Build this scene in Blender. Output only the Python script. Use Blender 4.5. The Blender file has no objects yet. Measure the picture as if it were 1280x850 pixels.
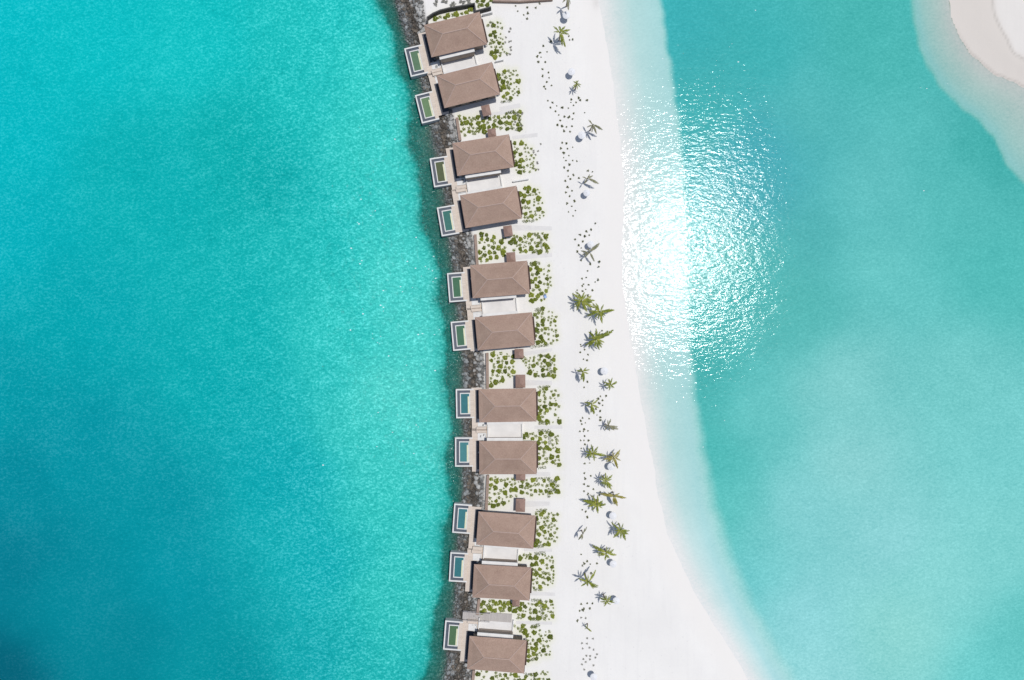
import bpy, bmesh, math, random
import numpy as np
from mathutils import Vector, Matrix

random.seed(7)
rng = np.random.default_rng(7)
R = math.radians
PI = math.pi
scene = bpy.context.scene
col = scene.collection

S = 0.2                      # metres per photograph pixel at sea level
LENS, SENSOR = 24.0, 36.0
H = S * 640 * LENS / (SENSOR / 2)   # drone height
G = 1.3                      # level of the island's flat sand

def P(px, py, z=0.0):
    k = (H - z) / H
    return Vector(((px - 640) * S * k, (425 - py) * S * k, z))

def lin(r, g, b):
    def f(c):
        c = c / 255.0
        return c / 12.92 if c <= 0.04045 else ((c + 0.055) / 1.055) ** 2.4
    return (f(r), f(g), f(b))

# ------------------------------------------------------------------ materials
def new_mat(name):
    m = bpy.data.materials.new(name)
    m.use_nodes = True
    nt = m.node_tree
    nt.nodes.clear()
    out = nt.nodes.new('ShaderNodeOutputMaterial')
    return m, nt, out

def N(nt, kind, **kw):
    n = nt.nodes.new(kind)
    for k, v in kw.items():
        setattr(n, k, v)
    return n

def L(nt, a, b):
    nt.links.new(a, b)

def mixc(nt, fac, a, b, mode='MIX'):
    n = N(nt, 'ShaderNodeMix', data_type='RGBA', blend_type=mode)
    for sock, v in ((n.inputs[0], fac), (n.inputs[6], a), (n.inputs[7], b)):
        if hasattr(v, 'is_output'):
            L(nt, v, sock)
        elif isinstance(v, (int, float)):
            sock.default_value = v
        else:
            sock.default_value = (*v, 1)
    return n.outputs[2]

def math_n(nt, op, a, b=0.0, clamp=False):
    n = N(nt, 'ShaderNodeMath', operation=op, use_clamp=clamp)
    for sock, v in ((n.inputs[0], a), (n.inputs[1], b)):
        if hasattr(v, 'is_output'):
            L(nt, v, sock)
        else:
            sock.default_value = v
    return n.outputs[0]

def noise(nt, vec, scale, detail=4, rough=0.55):
    n = N(nt, 'ShaderNodeTexNoise')
    n.inputs['Scale'].default_value = scale
    n.inputs['Detail'].default_value = detail
    n.inputs['Roughness'].default_value = rough
    if vec is not None:
        L(nt, vec, n.inputs['Vector'])
    return n.outputs['Fac']

def ramp(nt, fac, stops):
    n = N(nt, 'ShaderNodeValToRGB')
    cr = n.color_ramp
    while len(cr.elements) < len(stops):
        cr.elements.new(0.5)
    for e, (p, c) in zip(cr.elements, stops):
        e.position = p
        e.color = (*c, 1) if len(c) == 3 else c
    L(nt, fac, n.inputs[0])
    return n.outputs[0]

def simple(name, c1, c2=None, scale=1.5, rough=0.8, bump=0.0, spec=0.3):
    """weathered two tone procedural surface in world space"""
    m, nt, out = new_mat(name)
    b = N(nt, 'ShaderNodeBsdfPrincipled')
    geo = N(nt, 'ShaderNodeNewGeometry')
    c2 = c2 or tuple(x * 0.8 for x in c1)
    f = noise(nt, geo.outputs['Position'], scale, 5, 0.6)
    f = ramp(nt, f, [(0.3, (0, 0, 0)), (0.7, (1, 1, 1))])
    L(nt, mixc(nt, f, c1, c2), b.inputs['Base Color'])
    b.inputs['Roughness'].default_value = rough
    b.inputs['Specular IOR Level'].default_value = spec
    if bump:
        bp = N(nt, 'ShaderNodeBump')
        bp.inputs['Strength'].default_value = bump
        bp.inputs['Distance'].default_value = 0.05
        L(nt, noise(nt, geo.outputs['Position'], scale * 6, 4), bp.inputs['Height'])
        L(nt, bp.outputs[0], b.inputs['Normal'])
    L(nt, b.outputs[0], out.inputs[0])
    return m

def roof_mat():
    m, nt, out = new_mat('roof_shingles')
    b = N(nt, 'ShaderNodeBsdfPrincipled')
    geo = N(nt, 'ShaderNodeNewGeometry')
    pos = geo.outputs['Position']
    sep = N(nt, 'ShaderNodeSeparateXYZ'); L(nt, pos, sep.inputs[0])
    w = math_n(nt, 'FRACT', math_n(nt, 'MULTIPLY', sep.outputs['Z'], 1 / 0.11))
    n1 = noise(nt, pos, 0.5, 5, 0.65)
    n2 = noise(nt, pos, 3.2, 3, 0.7)
    c = ramp(nt, n1, [(0.3, (0.415, 0.282, 0.218)), (0.5, (0.475, 0.33, 0.25)), (0.72, (0.515, 0.37, 0.285))])
    c = mixc(nt, 0.55, c, ramp(nt, n2, [(0.3, (0.30, 0.20, 0.16)), (0.7, (0.47, 0.335, 0.275))]))
    shade = ramp(nt, w, [(0.0, (0.66, 0.66, 0.66)), (0.25, (1, 1, 1)), (1.0, (0.94, 0.94, 0.94))])
    oi = N(nt, 'ShaderNodeObjectInfo')
    c = mixc(nt, math_n(nt, 'MULTIPLY', oi.outputs['Random'], 0.4), c, mixc(nt, 1.0, c, (0.86, 0.87, 0.86), 'MULTIPLY'))
    n3 = noise(nt, pos, 0.22, 5, 0.7)
    c = mixc(nt, ramp(nt, n3, [(0.42, (0, 0, 0)), (0.7, (1, 1, 1))]), c, mixc(nt, 1.0, c, (0.87, 0.86, 0.85), 'MULTIPLY'))
    c = mixc(nt, 1.0, c, shade, 'MULTIPLY')
    L(nt, c, b.inputs['Base Color'])
    b.inputs['Roughness'].default_value = 0.85
    b.inputs['Specular IOR Level'].default_value = 0.2
    bp = N(nt, 'ShaderNodeBump'); bp.inputs['Strength'].default_value = 0.5; bp.inputs['Distance'].default_value = 0.04
    L(nt, math_n(nt, 'ADD', w, n2), bp.inputs['Height'])
    L(nt, bp.outputs[0], b.inputs['Normal'])
    L(nt, b.outputs[0], out.inputs[0])
    return m

def plank_mat(name, c1, c2, axis='Y', width=0.16):
    m, nt, out = new_mat(name)
    b = N(nt, 'ShaderNodeBsdfPrincipled')
    tc = N(nt, 'ShaderNodeTexCoord')
    geo = N(nt, 'ShaderNodeNewGeometry')
    sep = N(nt, 'ShaderNodeSeparateXYZ'); L(nt, tc.outputs['Object'], sep.inputs[0])
    q = math_n(nt, 'MULTIPLY', sep.outputs[axis], 1 / width)
    fr = math_n(nt, 'FRACT', q)
    fl = math_n(nt, 'FLOOR', q)
    wn = N(nt, 'ShaderNodeTexWhiteNoise', noise_dimensions='1D'); L(nt, fl, wn.inputs['W'])
    n1 = noise(nt, geo.outputs['Position'], 1.2, 5, 0.65)
    f = math_n(nt, 'ADD', math_n(nt, 'MULTIPLY', wn.outputs['Value'], 0.5), math_n(nt, 'MULTIPLY', n1, 0.6), True)
    c = mixc(nt, f, c1, c2)
    gap = ramp(nt, fr, [(0.0, (0.3, 0.3, 0.3)), (0.07, (1, 1, 1))])
    L(nt, mixc(nt, 1.0, c, gap, 'MULTIPLY'), b.inputs['Base Color'])
    b.inputs['Roughness'].default_value = 0.75
    L(nt, b.outputs[0], out.inputs[0])
    return m

def leaf_mat(name, stops, trans=0.3, posvar=0.9):
    m, nt, out = new_mat(name)
    geo = N(nt, 'ShaderNodeNewGeometry')
    oi = N(nt, 'ShaderNodeObjectInfo')
    n1 = noise(nt, geo.outputs['Position'], 2.3, 3, 0.6)
    f = math_n(nt, 'ADD', math_n(nt, 'MULTIPLY', geo.outputs['Random Per Island'], 0.45),
               math_n(nt, 'ADD', math_n(nt, 'MULTIPLY', oi.outputs['Random'], 0.3), math_n(nt, 'MULTIPLY', n1, 0.35)), True)
    c = ramp(nt, f, stops)
    d = N(nt, 'ShaderNodeBsdfPrincipled'); L(nt, c, d.inputs['Base Color'])
    d.inputs['Roughness'].default_value = 0.55
    d.inputs['Specular IOR Level'].default_value = 0.3
    t = N(nt, 'ShaderNodeBsdfTranslucent'); L(nt, c, t.inputs['Color'])
    mx = N(nt, 'ShaderNodeMixShader'); mx.inputs[0].default_value = trans
    L(nt, d.outputs[0], mx.inputs[1]); L(nt, t.outputs[0], mx.inputs[2])
    L(nt, mx.outputs[0], out.inputs[0])
    return m

def glass_mat():
    m, nt, out = new_mat('tinted_glass')
    b = N(nt, 'ShaderNodeBsdfPrincipled')
    geo = N(nt, 'ShaderNodeNewGeometry')
    L(nt, ramp(nt, noise(nt, geo.outputs['Position'], 0.8), [(0.3, (0.02, 0.03, 0.035)), (0.7, (0.05, 0.065, 0.07))]), b.inputs['Base Color'])
    b.inputs['Roughness'].default_value = 0.08
    L(nt, b.outputs[0], out.inputs[0])
    return m

def rock_mat(name, dark, mid, light, wet=0.6):
    m, nt, out = new_mat(name)
    b = N(nt, 'ShaderNodeBsdfPrincipled')
    geo = N(nt, 'ShaderNodeNewGeometry')
    oi = N(nt, 'ShaderNodeObjectInfo')
    n1 = noise(nt, geo.outputs['Position'], 4.0, 4, 0.6)
    n2 = noise(nt, geo.outputs['Position'], 0.35, 3, 0.6)
    f = math_n(nt, 'ADD', math_n(nt, 'MULTIPLY', geo.outputs['Random Per Island'], 0.5),
               math_n(nt, 'ADD', math_n(nt, 'MULTIPLY', oi.outputs['Random'], 0.15), math_n(nt, 'MULTIPLY', n1, 0.35)), True)
    c = ramp(nt, f, [(0.1, dark), (0.5, mid), (0.9, light)])
    sep = N(nt, 'ShaderNodeSeparateXYZ'); L(nt, geo.outputs['Position'], sep.inputs[0])
    # algae below and just above the water line, brown band above it, pale dry stone on top
    hz = math_n(nt, 'ADD', sep.outputs['Z'], math_n(nt, 'MULTIPLY', math_n(nt, 'SUBTRACT', n2, 0.5), 0.7))
    mr = N(nt, 'ShaderNodeMapRange'); L(nt, hz, mr.inputs[0])
    mr.inputs[1].default_value = -2.0; mr.inputs[2].default_value = 2.0
    tintc = ramp(nt, mr.outputs[0], [(0.0, (0.55, 0.85, 0.62)), (0.36, (0.7, 0.92, 0.68)), (0.48, (0.85, 0.92, 0.9)), (0.61, (0.98, 1.0, 1.0)),
                                     (0.66, (0.42, 0.33, 0.24)), (0.73, (0.5, 0.40, 0.31)), (0.79, (1.35, 1.3, 1.24))])
    L(nt, mixc(nt, 1.0, c, tintc, 'MULTIPLY'), b.inputs['Base Color'])
    b.inputs['Roughness'].default_value = wet
    bp = N(nt, 'ShaderNodeBump'); bp.inputs['Strength'].default_value = 0.6; bp.inputs['Distance'].default_value = 0.1
    L(nt, n1, bp.inputs['Height']); L(nt, bp.outputs[0], b.inputs['Normal'])
    L(nt, b.outputs[0], out.inputs[0])
    return m

def pool_mat(name, c, deep=0.74):
    m, nt, out = new_mat(name)
    geo = N(nt, 'ShaderNodeNewGeometry')
    n1 = noise(nt, geo.outputs['Position'], 1.6, 3)
    cc = mixc(nt, n1, tuple(x * 0.8 for x in c), tuple(min(1, x * 1.15) for x in c))
    d = N(nt, 'ShaderNodeBsdfDiffuse'); L(nt, cc, d.inputs[0])
    t = N(nt, 'ShaderNodeBsdfTransparent'); t.inputs[0].default_value = (*[min(1, 0.35 + x * 1.3) for x in c], 1)
    mx = N(nt, 'ShaderNodeMixShader'); mx.inputs[0].default_value = deep
    L(nt, t.outputs[0], mx.inputs[1]); L(nt, d.outputs[0], mx.inputs[2])
    g = N(nt, 'ShaderNodeBsdfGlossy'); g.inputs['Roughness'].default_value = 0.08
    fr = N(nt, 'ShaderNodeFresnel'); fr.inputs[0].default_value = 1.33
    bp = N(nt, 'ShaderNodeBump'); bp.inputs['Strength'].default_value = 0.15; bp.inputs['Distance'].default_value = 0.05
    L(nt, noise(nt, geo.outputs['Position'], 3.0, 2), bp.inputs['Height'])
    L(nt, bp.outputs[0], g.inputs['Normal'])
    m2 = N(nt, 'ShaderNodeMixShader'); L(nt, fr.outputs[0], m2.inputs[0])
    L(nt, mx.outputs[0], m2.inputs[1]); L(nt, g.outputs[0], m2.inputs[2])
    L(nt, m2.outputs[0], out.inputs[0])
    return m

M = {}
M['roof'] = roof_mat()
M['ridge'] = simple('ridge_tiles', (0.47, 0.35, 0.295), (0.41, 0.295, 0.245), 2.0)
M['gate_roof'] = simple('gate_shingles', (0.33, 0.22, 0.18), (0.26, 0.165, 0.135), 3.0, bump=0.4)
M['fascia'] = simple('fascia_timber', (0.075, 0.045, 0.035), (0.05, 0.03, 0.025), 2.0)
M['plaster'] = simple('sandy_plaster', (0.42, 0.35, 0.29), (0.36, 0.30, 0.25), 0.8, 0.9)
M['cladding'] = plank_mat('wall_cladding', (0.20, 0.16, 0.13), (0.28, 0.23, 0.19), 'Z', 0.18)
M['white'] = simple('white_render', (0.74, 0.73, 0.71), (0.64, 0.63, 0.61), 0.7, 0.85)
M['coping'] = simple('pool_coping', (0.72, 0.71, 0.69), (0.6, 0.6, 0.58), 1.4, 0.7)
M['terrace'] = simple('pale_terrace_screed', (0.75, 0.735, 0.715), (0.63, 0.615, 0.60), 0.28, 0.9)
M['deck'] = plank_mat('deck_planks', (0.54, 0.46, 0.385), (0.68, 0.59, 0.505))
M['boardwalk'] = plank_mat('weathered_boards', (0.36, 0.33, 0.31), (0.48, 0.45, 0.42), 'X', 0.2)
M['brown'] = simple('brown_wall_cap', (0.36, 0.27, 0.22), (0.26, 0.19, 0.15), 2.5)
M['darkwall'] = simple('dark_stained_fence', (0.10, 0.10, 0.095), (0.06, 0.06, 0.06), 2.0)
M['concrete'] = simple('deck_footing', (0.20, 0.18, 0.17), (0.12, 0.11, 0.105), 1.0, bump=0.3)
M['gutter'] = simple('gutter_tiles', (0.10, 0.115, 0.145), (0.07, 0.085, 0.11), 2.0, 0.35)
M['basin'] = simple('basin_tiles', (0.40, 0.44, 0.38), (0.30, 0.36, 0.32), 1.5, 0.5)
M['bench'] = simple('pool_bench', (0.72, 0.70, 0.50), (0.6, 0.6, 0.42), 1.5, 0.5)
M['eave_shade'] = simple('eave_shade_tone', (0.062, 0.07, 0.085), (0.045, 0.052, 0.064), 2.0, 0.6)  # dark tone standing in for shade under the eaves
M['glass'] = glass_mat()
M['frame'] = simple('window_frame', (0.10, 0.085, 0.075), (0.07, 0.06, 0.055), 2.0, 0.5)
M['timber'] = simple('door_timber', (0.20, 0.11, 0.07), (0.14, 0.08, 0.05), 2.5)
M['canvas'] = simple('white_canvas', (0.76, 0.76, 0.77), (0.71, 0.71, 0.72), 2.0, 0.9)
M['pole'] = simple('pole_wood', (0.42, 0.34, 0.26), (0.34, 0.27, 0.2), 4.0, 0.6)
M['bluefabric'] = simple('blue_fabric', (0.35, 0.47, 0.72), (0.28, 0.40, 0.65), 6.0, 0.8)
M['path'] = simple('concrete_path', (0.69, 0.67, 0.645), (0.63, 0.612, 0.59), 0.8, 0.9)
M['shrub'] = leaf_mat('shrub_leaves', [(0.15, (0.09, 0.115, 0.008)), (0.5, (0.21, 0.265, 0.02)), (0.85, (0.42, 0.465, 0.07))])
M['shrub_dark'] = leaf_mat('dark_shrub_leaves', [(0.15, (0.06, 0.085, 0.008)), (0.5, (0.15, 0.195, 0.018)), (0.85, (0.30, 0.345, 0.055))])
M['hedge'] = leaf_mat('hedge_leaves', [(0.15, (0.08, 0.11, 0.025)), (0.5, (0.16, 0.19, 0.06)), (0.85, (0.28, 0.31, 0.13))])
M['tuft'] = leaf_mat('tuft_leaves', [(0.15, (0.06, 0.075, 0.025)), (0.5, (0.11, 0.125, 0.045)), (0.85, (0.2, 0.21, 0.1))])
M['dry'] = leaf_mat('dry_tuft_leaves', [(0.15, (0.25, 0.25, 0.22)), (0.5, (0.34, 0.335, 0.3)), (0.85, (0.42, 0.41, 0.38))])
M['frond'] = leaf_mat('palm_leaflets', [(0.1, (0.09, 0.115, 0.012)), (0.45, (0.20, 0.245, 0.025)), (0.75, (0.34, 0.36, 0.055)), (0.95, (0.48, 0.44, 0.15))], 0.25)
M['frond_y'] = leaf_mat('yellow_palm_leaflets', [(0.1, (0.15, 0.14, 0.02)), (0.5, (0.30, 0.27, 0.04)), (0.9, (0.48, 0.42, 0.15))], 0.25)
M['frond_g'] = leaf_mat('grey_palm_leaflets', [(0.1, (0.13, 0.14, 0.07)), (0.5, (0.22, 0.22, 0.12)), (0.9, (0.36, 0.33, 0.22))], 0.2)
M['trunk'] = simple('palm_bark', (0.27, 0.22, 0.17), (0.17, 0.135, 0.10), 5.0, bump=0.5)
M['rock'] = rock_mat('seawall_rock', (0.055, 0.06, 0.06), (0.145, 0.15, 0.15), (0.42, 0.43, 0.43))

# ------------------------------------------------------------------ mesh builder
class MB:
    def __init__(self):
        self.v, self.f = [], []
    def add(self, vs, fs):
        o = len(self.v)
        self.v.extend(tuple(p) for p in vs)
        self.f.extend(tuple(i + o for i in q) for q in fs)
        return self
    def box(self, x0, x1, y0, y1, z0, z1, bevel=0.0):
        if bevel:
            b = bevel
            vs = [(x0, y0, z0), (x1, y0, z0), (x1, y1, z0), (x0, y1, z0),
                  (x0, y0, z1 - b), (x1, y0, z1 - b), (x1, y1, z1 - b), (x0, y1, z1 - b),
                  (x0 + b, y0 + b, z1), (x1 - b, y0 + b, z1), (x1 - b, y1 - b, z1), (x0 + b, y1 - b, z1)]
            fs = [(3, 2, 1, 0)]
            for i in range(4):
                j = (i + 1) % 4
                fs.append((i, j, 4 + j, 4 + i)); fs.append((4 + i, 4 + j, 8 + j, 8 + i))
            fs.append((8, 9, 10, 11))
            return self.add(vs, fs)
        vs = [(x0, y0, z0), (x1, y0, z0), (x1, y1, z0), (x0, y1, z0), (x0, y0, z1), (x1, y0, z1), (x1, y1, z1), (x0, y1, z1)]
        return self.add(vs, [(3, 2, 1, 0), (4, 5, 6, 7), (0, 1, 5, 4), (1, 2, 6, 5), (2, 3, 7, 6), (3, 0, 4, 7)])
    def tube(self, pts, radii, n=8):
        pts = [Vector(p) for p in pts]
        vs, fs = [], []
        for i, p in enumerate(pts):
            d = (pts[min(i + 1, len(pts) - 1)] - pts[max(i - 1, 0)]).normalized()
            a = d.cross(Vector((0.31, 0.83, 0.46))).normalized(); b = d.cross(a)
            r = radii[i] if hasattr(radii, '__len__') else radii
            for k in range(n):
                t = 2 * PI * k / n
                vs.append(p + a * math.cos(t) * r + b * math.sin(t) * r)
        for i in range(len(pts) - 1):
            for k in range(n):
                k2 = (k + 1) % n
                fs.append((i * n + k, i * n + k2, (i + 1) * n + k2, (i + 1) * n + k))
        fs.append(tuple(range(n - 1, -1, -1))); fs.append(tuple((len(pts) - 1) * n + k for k in range(n)))
        return self.add(vs, fs)
    def wall(self, pts, w, z0, z1):
        """a wall of width w along a polyline of xy points"""
        for a, b in zip(pts[:-1], pts[1:]):
            a, b = Vector(a[:2]), Vector(b[:2])
            d = (b - a).normalized(); n = Vector((-d.y, d.x)) * w / 2
            a2, b2 = a - d * 0.0, b + d * (w * 0.48)
            q = [a2 - n, b2 - n, b2 + n, a2 + n]
            self.add([(p.x, p.y, z0) for p in q] + [(p.x, p.y, z1) for p in q],
                     [(3, 2, 1, 0), (4, 5, 6, 7), (0, 1, 5, 4), (1, 2, 6, 5), (2, 3, 7, 6), (3, 0, 4, 7)])
            z1 -= 0.004
        return self
    def mesh(self, name):
        me = bpy.data.meshes.new(name)
        me.from_pydata(self.v, [], self.f)
        me.update()
        return me
    def build(self, name, mat, parent=None, smooth=False):
        me = self.mesh(name)
        me.materials.append(mat)
        if smooth:
            me.polygons.foreach_set('use_smooth', [True] * len(me.polygons))
        return link(name, me, parent)

def link(name, me, parent=None):
    o = bpy.data.objects.new(name, me)
    col.objects.link(o)
    if parent is not None:
        o.parent = parent
    return o

def tag(o, label=None, cat=None, group=None, kind=None):
    if label: o['label'] = label
    if cat: o['category'] = cat
    if group: o['group'] = group
    if kind: o['kind'] = kind
    return o

def empty(name, loc, rz, label, cat, group=None):
    o = bpy.data.objects.new(name, None)
    o.empty_display_size = 0.3
    col.objects.link(o)
    o.location = loc
    o.rotation_euler = (0, 0, rz)
    return tag(o, label, cat, group)

def kids(o):
    return [c for c in bpy.data.objects if c.parent is o]

def copy_tree(o, children):
    """copy a thing, its parts and sub-parts; children maps an object to its children"""
    c = o.copy(); col.objects.link(c)
    for ch in children.get(o.name, []):
        d = copy_tree(ch, children)
        d.parent = c
    return c

def child_map():
    m = {}
    for o in bpy.data.objects:
        if o.parent is not None:
            m.setdefault(o.parent.name, []).append(o)
    return m

# ------------------------------------------------------------------ coast lines in photograph pixels
def curve(pts):
    ys = np.array([p[1] for p in pts], float); xs = np.array([p[0] for p in pts], float)
    yy = np.arange(-400, 1251, 4.0)
    v = np.interp(yy, ys, xs)
    k = np.exp(-0.5 * (np.arange(-15, 16) * 4 / 20.0) ** 2); k /= k.sum()
    v = np.convolve(np.pad(v, 15, mode='edge'), k, mode='valid')
    return lambda y: np.interp(y, yy, v)

x_top = curve([(512, -120), (527, 0), (536, 50), (552, 100), (570, 160), (578, 230), (592, 310), (598, 380), (605, 460), (604, 540), (605, 610), (601, 690), (596, 760), (590, 850), (570, 1000)])
x_left = curve([(470, -120), (494, 0), (512, 50), (527, 100), (543, 160), (556, 230), (566, 310), (572, 380), (582, 460), (581, 540), (580, 610), (573, 690), (572, 750), (563, 800), (556, 850), (540, 1000)])
x_toe = curve([(450, -120), (472, 0), (493, 50), (510, 110), (520, 200), (534, 280), (549, 330), (557, 400), (561, 500), (563, 600), (556, 690), (551, 750), (545, 800), (533, 850), (505, 1000)])
x_right = curve([(735, -120), (748, 0), (757, 50), (764, 100), (772, 150), (778, 200), (779, 260), (776, 310), (780, 370), (788, 430), (800, 490), (812, 560), (822, 620), (838, 680), (867, 740), (904, 800), (938, 850), (990, 1000)])
x_shelf = curve([(810, -120), (821, 0), (830, 60), (838, 110), (846, 170), (852, 240), (856, 320), (857, 400), (859, 480), (866, 560), (874, 630), (893, 700), (920, 760), (950, 815), (970, 850), (1050, 1000)])

CX, CY = 1335.0, -70.0
def polar(pts):
    a = [math.atan2(y - CY, CX - x) for x, y in pts]
    r = [math.hypot(x - CX, y - CY) for x, y in pts]
    o = np.argsort(a)
    a = np.array(a)[o]; r = np.array(r)[o]
    return lambda t: np.interp(t, a, r)
bank_shore = polar([(1180, -40), (1186, 0), (1191, 30), (1205, 60), (1235, 90), (1265, 104), (1300, 114), (1340, 120)])
bank_dry = polar([(1230, -40), (1238, 0), (1243, 25), (1256, 50), (1266, 68), (1282, 78), (1310, 84), (1340, 88)])
bank_shelf = polar([(1140, -40), (1143, 0), (1148, 30), (1155, 60), (1168, 88), (1190, 118), (1225, 146), (1244, 168), (1256, 195), (1270, 216), (1300, 240), (1340, 262)])

def sstep(a, b, x):
    t = np.clip((x - a) / (b - a), 0, 1)
    return t * t * (3 - 2 * t)

def wob(px, py, s, seed):
    """smooth pseudo-noise -1..1"""
    r = np.random.default_rng(seed)
    v = np.zeros_like(px)
    for k in range(6):
        a = r.uniform(0, 2 * PI); f = (0.6 + 0.5 * k) / s
        v += np.sin((px * math.cos(a) + py * math.sin(a)) * f * 2 * PI + r.uniform(0, 6.28)) / (1 + 0.5 * k)
    return v / 2.6

def TOE(px, py):
    return 5.5 * wob(px * 0 + 500, py, 55, 5) + 2.5 * wob(px, py, 22, 6)

def bank(px, py):
    t = np.arctan2(py - CY, CX - px)
    r = np.hypot(px - CX, py - CY)
    far = (np.abs(t - 0.8) < 2.0)
    return r, bank_shore(t), bank_dry(t), bank_shelf(t)

def height(px, py):
    """terrain height for pixel-grid coordinates (sea level scale)"""
    px = np.asarray(px, float); py = np.asarray(py, float)
    w = wob(px, py, 60, 3) * 2.0
    xl, xt, xe, xr, xs = x_left(py) + w, x_top(py), x_toe(py) + TOE(px, py), x_right(py) + w, x_shelf(py) + 0.6 * w + 2.0 * wob(px, py, 38, 12)
    z = np.full_like(px, G)
    # left revetment
    z = np.where(px < xt, G * (px - xl) / (xt - xl), z)
    dl = np.clip((xl - px) / (xl - xe), 0, None)
    z = np.where(px < xl, -1.9 * np.minimum(dl, 1) - 3.2 * sstep(1.0, 1.35, dl), z)
    # right beach: berm, wet slope, shelf, drop off
    berm = xr - 55
    z = np.where(px > berm, G * (1 - sstep(0, 1, (px - berm) / 110.0) * 2) , z)
    u = (px - xr) / np.maximum(xs - xr, 8)
    shelf = -0.42 * np.clip(u, 0, None) ** 0.8
    z = np.where(px > xr, np.minimum(np.maximum(z, shelf), shelf) * 0 + shelf, z)
    z = np.where(px > xs - 4, -0.42 - 2.4 * sstep(0, 16 + 24 * sstep(380, 720, py), px - xs + 4) - 1.2 * sstep(10, 120, px - xs), z)
    # second sand bank, top right
    r, rs, rd, rf = bank(px, py)
    w2 = wob(px, py, 45, 9) * 2.5
    rs = rs + w2; rd = rd + w2 * 0.6; rf = rf + w2
    zb = np.where(r < rd, 0.75, 0.75 * sstep(0, 1, (rs - r) / (rs - rd)))
    zb = np.where(r > rs, -0.55 * np.clip((r - rs) / (rf - rs), 0, 1), zb)
    zb = np.where(r > rf - 4, -0.55 - 3.4 * sstep(0, 26, r - rf + 4), zb)
    z = np.where(px > 1000, np.maximum(z, zb), z)
    return z

# control colours of the water body (photograph pixel, sRGB)
TL = [(0,0,0,190,202),(120,60,5,192,200),(0,150,0,186,198),(0,300,0,178,192),(250,50,15,194,198),(400,20,35,196,196),(450,80,62,207,202),(380,100,30,192,192),
      (470,180,66,205,200),(300,170,8,176,178),(330,230,8,172,175),(180,220,5,176,182),(100,400,0,168,180),(300,400,12,178,182),(250,480,5,172,180),(400,300,35,190,190),(430,400,50,196,194),
      (490,330,82,208,203),(525,410,85,207,202),(500,500,98,212,206),(470,560,70,202,198),(545,560,82,204,198),(100,560,0,150,168),(30,600,0,140,160),(0,500,0,156,172),(0,700,0,126,148),(0,850,0,98,120),
      (200,620,0,148,165),(200,720,0,150,168),(300,850,0,146,160),(150,800,0,134,152),(100,740,0,138,157),(350,600,8,170,182),(400,700,14,174,184),(500,640,62,200,196),(480,740,58,196,192),(400,820,16,168,178),(450,840,40,184,184),(520,760,66,200,194)]
TR = [(845,30,54,179,185),(950,60,55,180,182),(1080,30,66,184,180),(1120,80,70,186,182),(1000,150,80,188,188),(880,130,60,180,182),(950,180,56,168,182),(955,250,62,170,183),(1010,300,72,180,180),(1000,380,74,184,180),(930,330,66,180,178),
      (1150,160,80,190,188),(1230,190,58,174,170),(1090,230,92,196,196),(1100,330,98,202,200),(1250,330,76,190,186),(1200,260,80,190,187),(880,470,58,176,174),(890,560,66,184,180),(950,520,96,200,198),(1050,480,122,208,207),(1060,580,132,212,212),(1200,480,108,204,202),
      (900,640,86,196,192),(1000,640,124,210,212),(1100,680,132,214,216),(1260,560,112,208,207),(1250,680,122,214,212),(1000,770,132,214,218),(930,730,104,204,206),(1130,790,136,219,214),(1278,790,92,198,195),(1240,845,100,206,204),(1180,730,128,216,214),(1000,845,142,221,223)]
def idw(px, py, pts, soft=42.0):
    acc = np.zeros((px.size, 3)); ws = np.zeros(px.size)
    for x, y, r, g, b in pts:
        w = 1.0 / ((px - x) ** 2 + (py - y) ** 2 + soft ** 2) ** 1.7
        acc += w[:, None] * np.array((r, g, b), float); ws += w
    return acc / ws[:, None]

def axis(lo, hi, step, far):
    inner = np.arange(lo, hi + step / 2, step)
    g, d, x = [], step * 1.6, hi
    while x < far:
        x += d; d *= 1.35; g.append(x)
    g2, d, x = [], step * 1.6, lo
    while x > -far:
        x -= d; d *= 1.35; g2.append(x)
    return np.concatenate([np.array(g2[::-1]), inner, np.array(g)])

def grid_mesh(name, xs, ys, zf):
    X, Y = np.meshgrid(xs, ys)
    px = X.ravel() / S + 640; py = 425 - Y.ravel() / S
    Z = zf(px, py)
    nx, ny = len(xs), len(ys)
    me = bpy.data.meshes.new(name)
    me.vertices.add(nx * ny)
    me.vertices.foreach_set('co', np.stack([X.ravel(), Y.ravel(), Z], 1).astype(np.float32).ravel())
    i = (np.arange(ny - 1)[:, None] * nx + np.arange(nx - 1)[None, :]).ravel()
    q = np.stack([i, i + 1, i + 1 + nx, i + nx], 1)
    me.loops.add(q.size); me.loops.foreach_set('vertex_index', q.ravel().astype(np.int32))
    me.polygons.add(len(q)); me.polygons.foreach_set('loop_start', (np.arange(len(q)) * 4).astype(np.int32))
    me.update(calc_edges=True); me.validate()
    me.polygons.foreach_set('use_smooth', [True] * len(me.polygons))
    return me, px, py, Z

def attr(me, name, vals, kind='FLOAT'):
    a = me.attributes.new(name, kind, 'POINT')
    if kind == 'FLOAT':
        a.data.foreach_set('value', vals.astype(np.float32))
    else:
        a.data.foreach_set('color', np.concatenate([vals, np.ones((len(vals), 1))], 1).astype(np.float32).ravel())

def lin_np(c):
    c = np.clip(c, 0, 255) / 255.0
    return np.where(c <= 0.04045, c / 12.92, ((c + 0.055) / 1.055) ** 2.4)

gx, gy = axis(-140, 140, 0.55, 2500), axis(-97, 97, 0.55, 2500)

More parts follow.
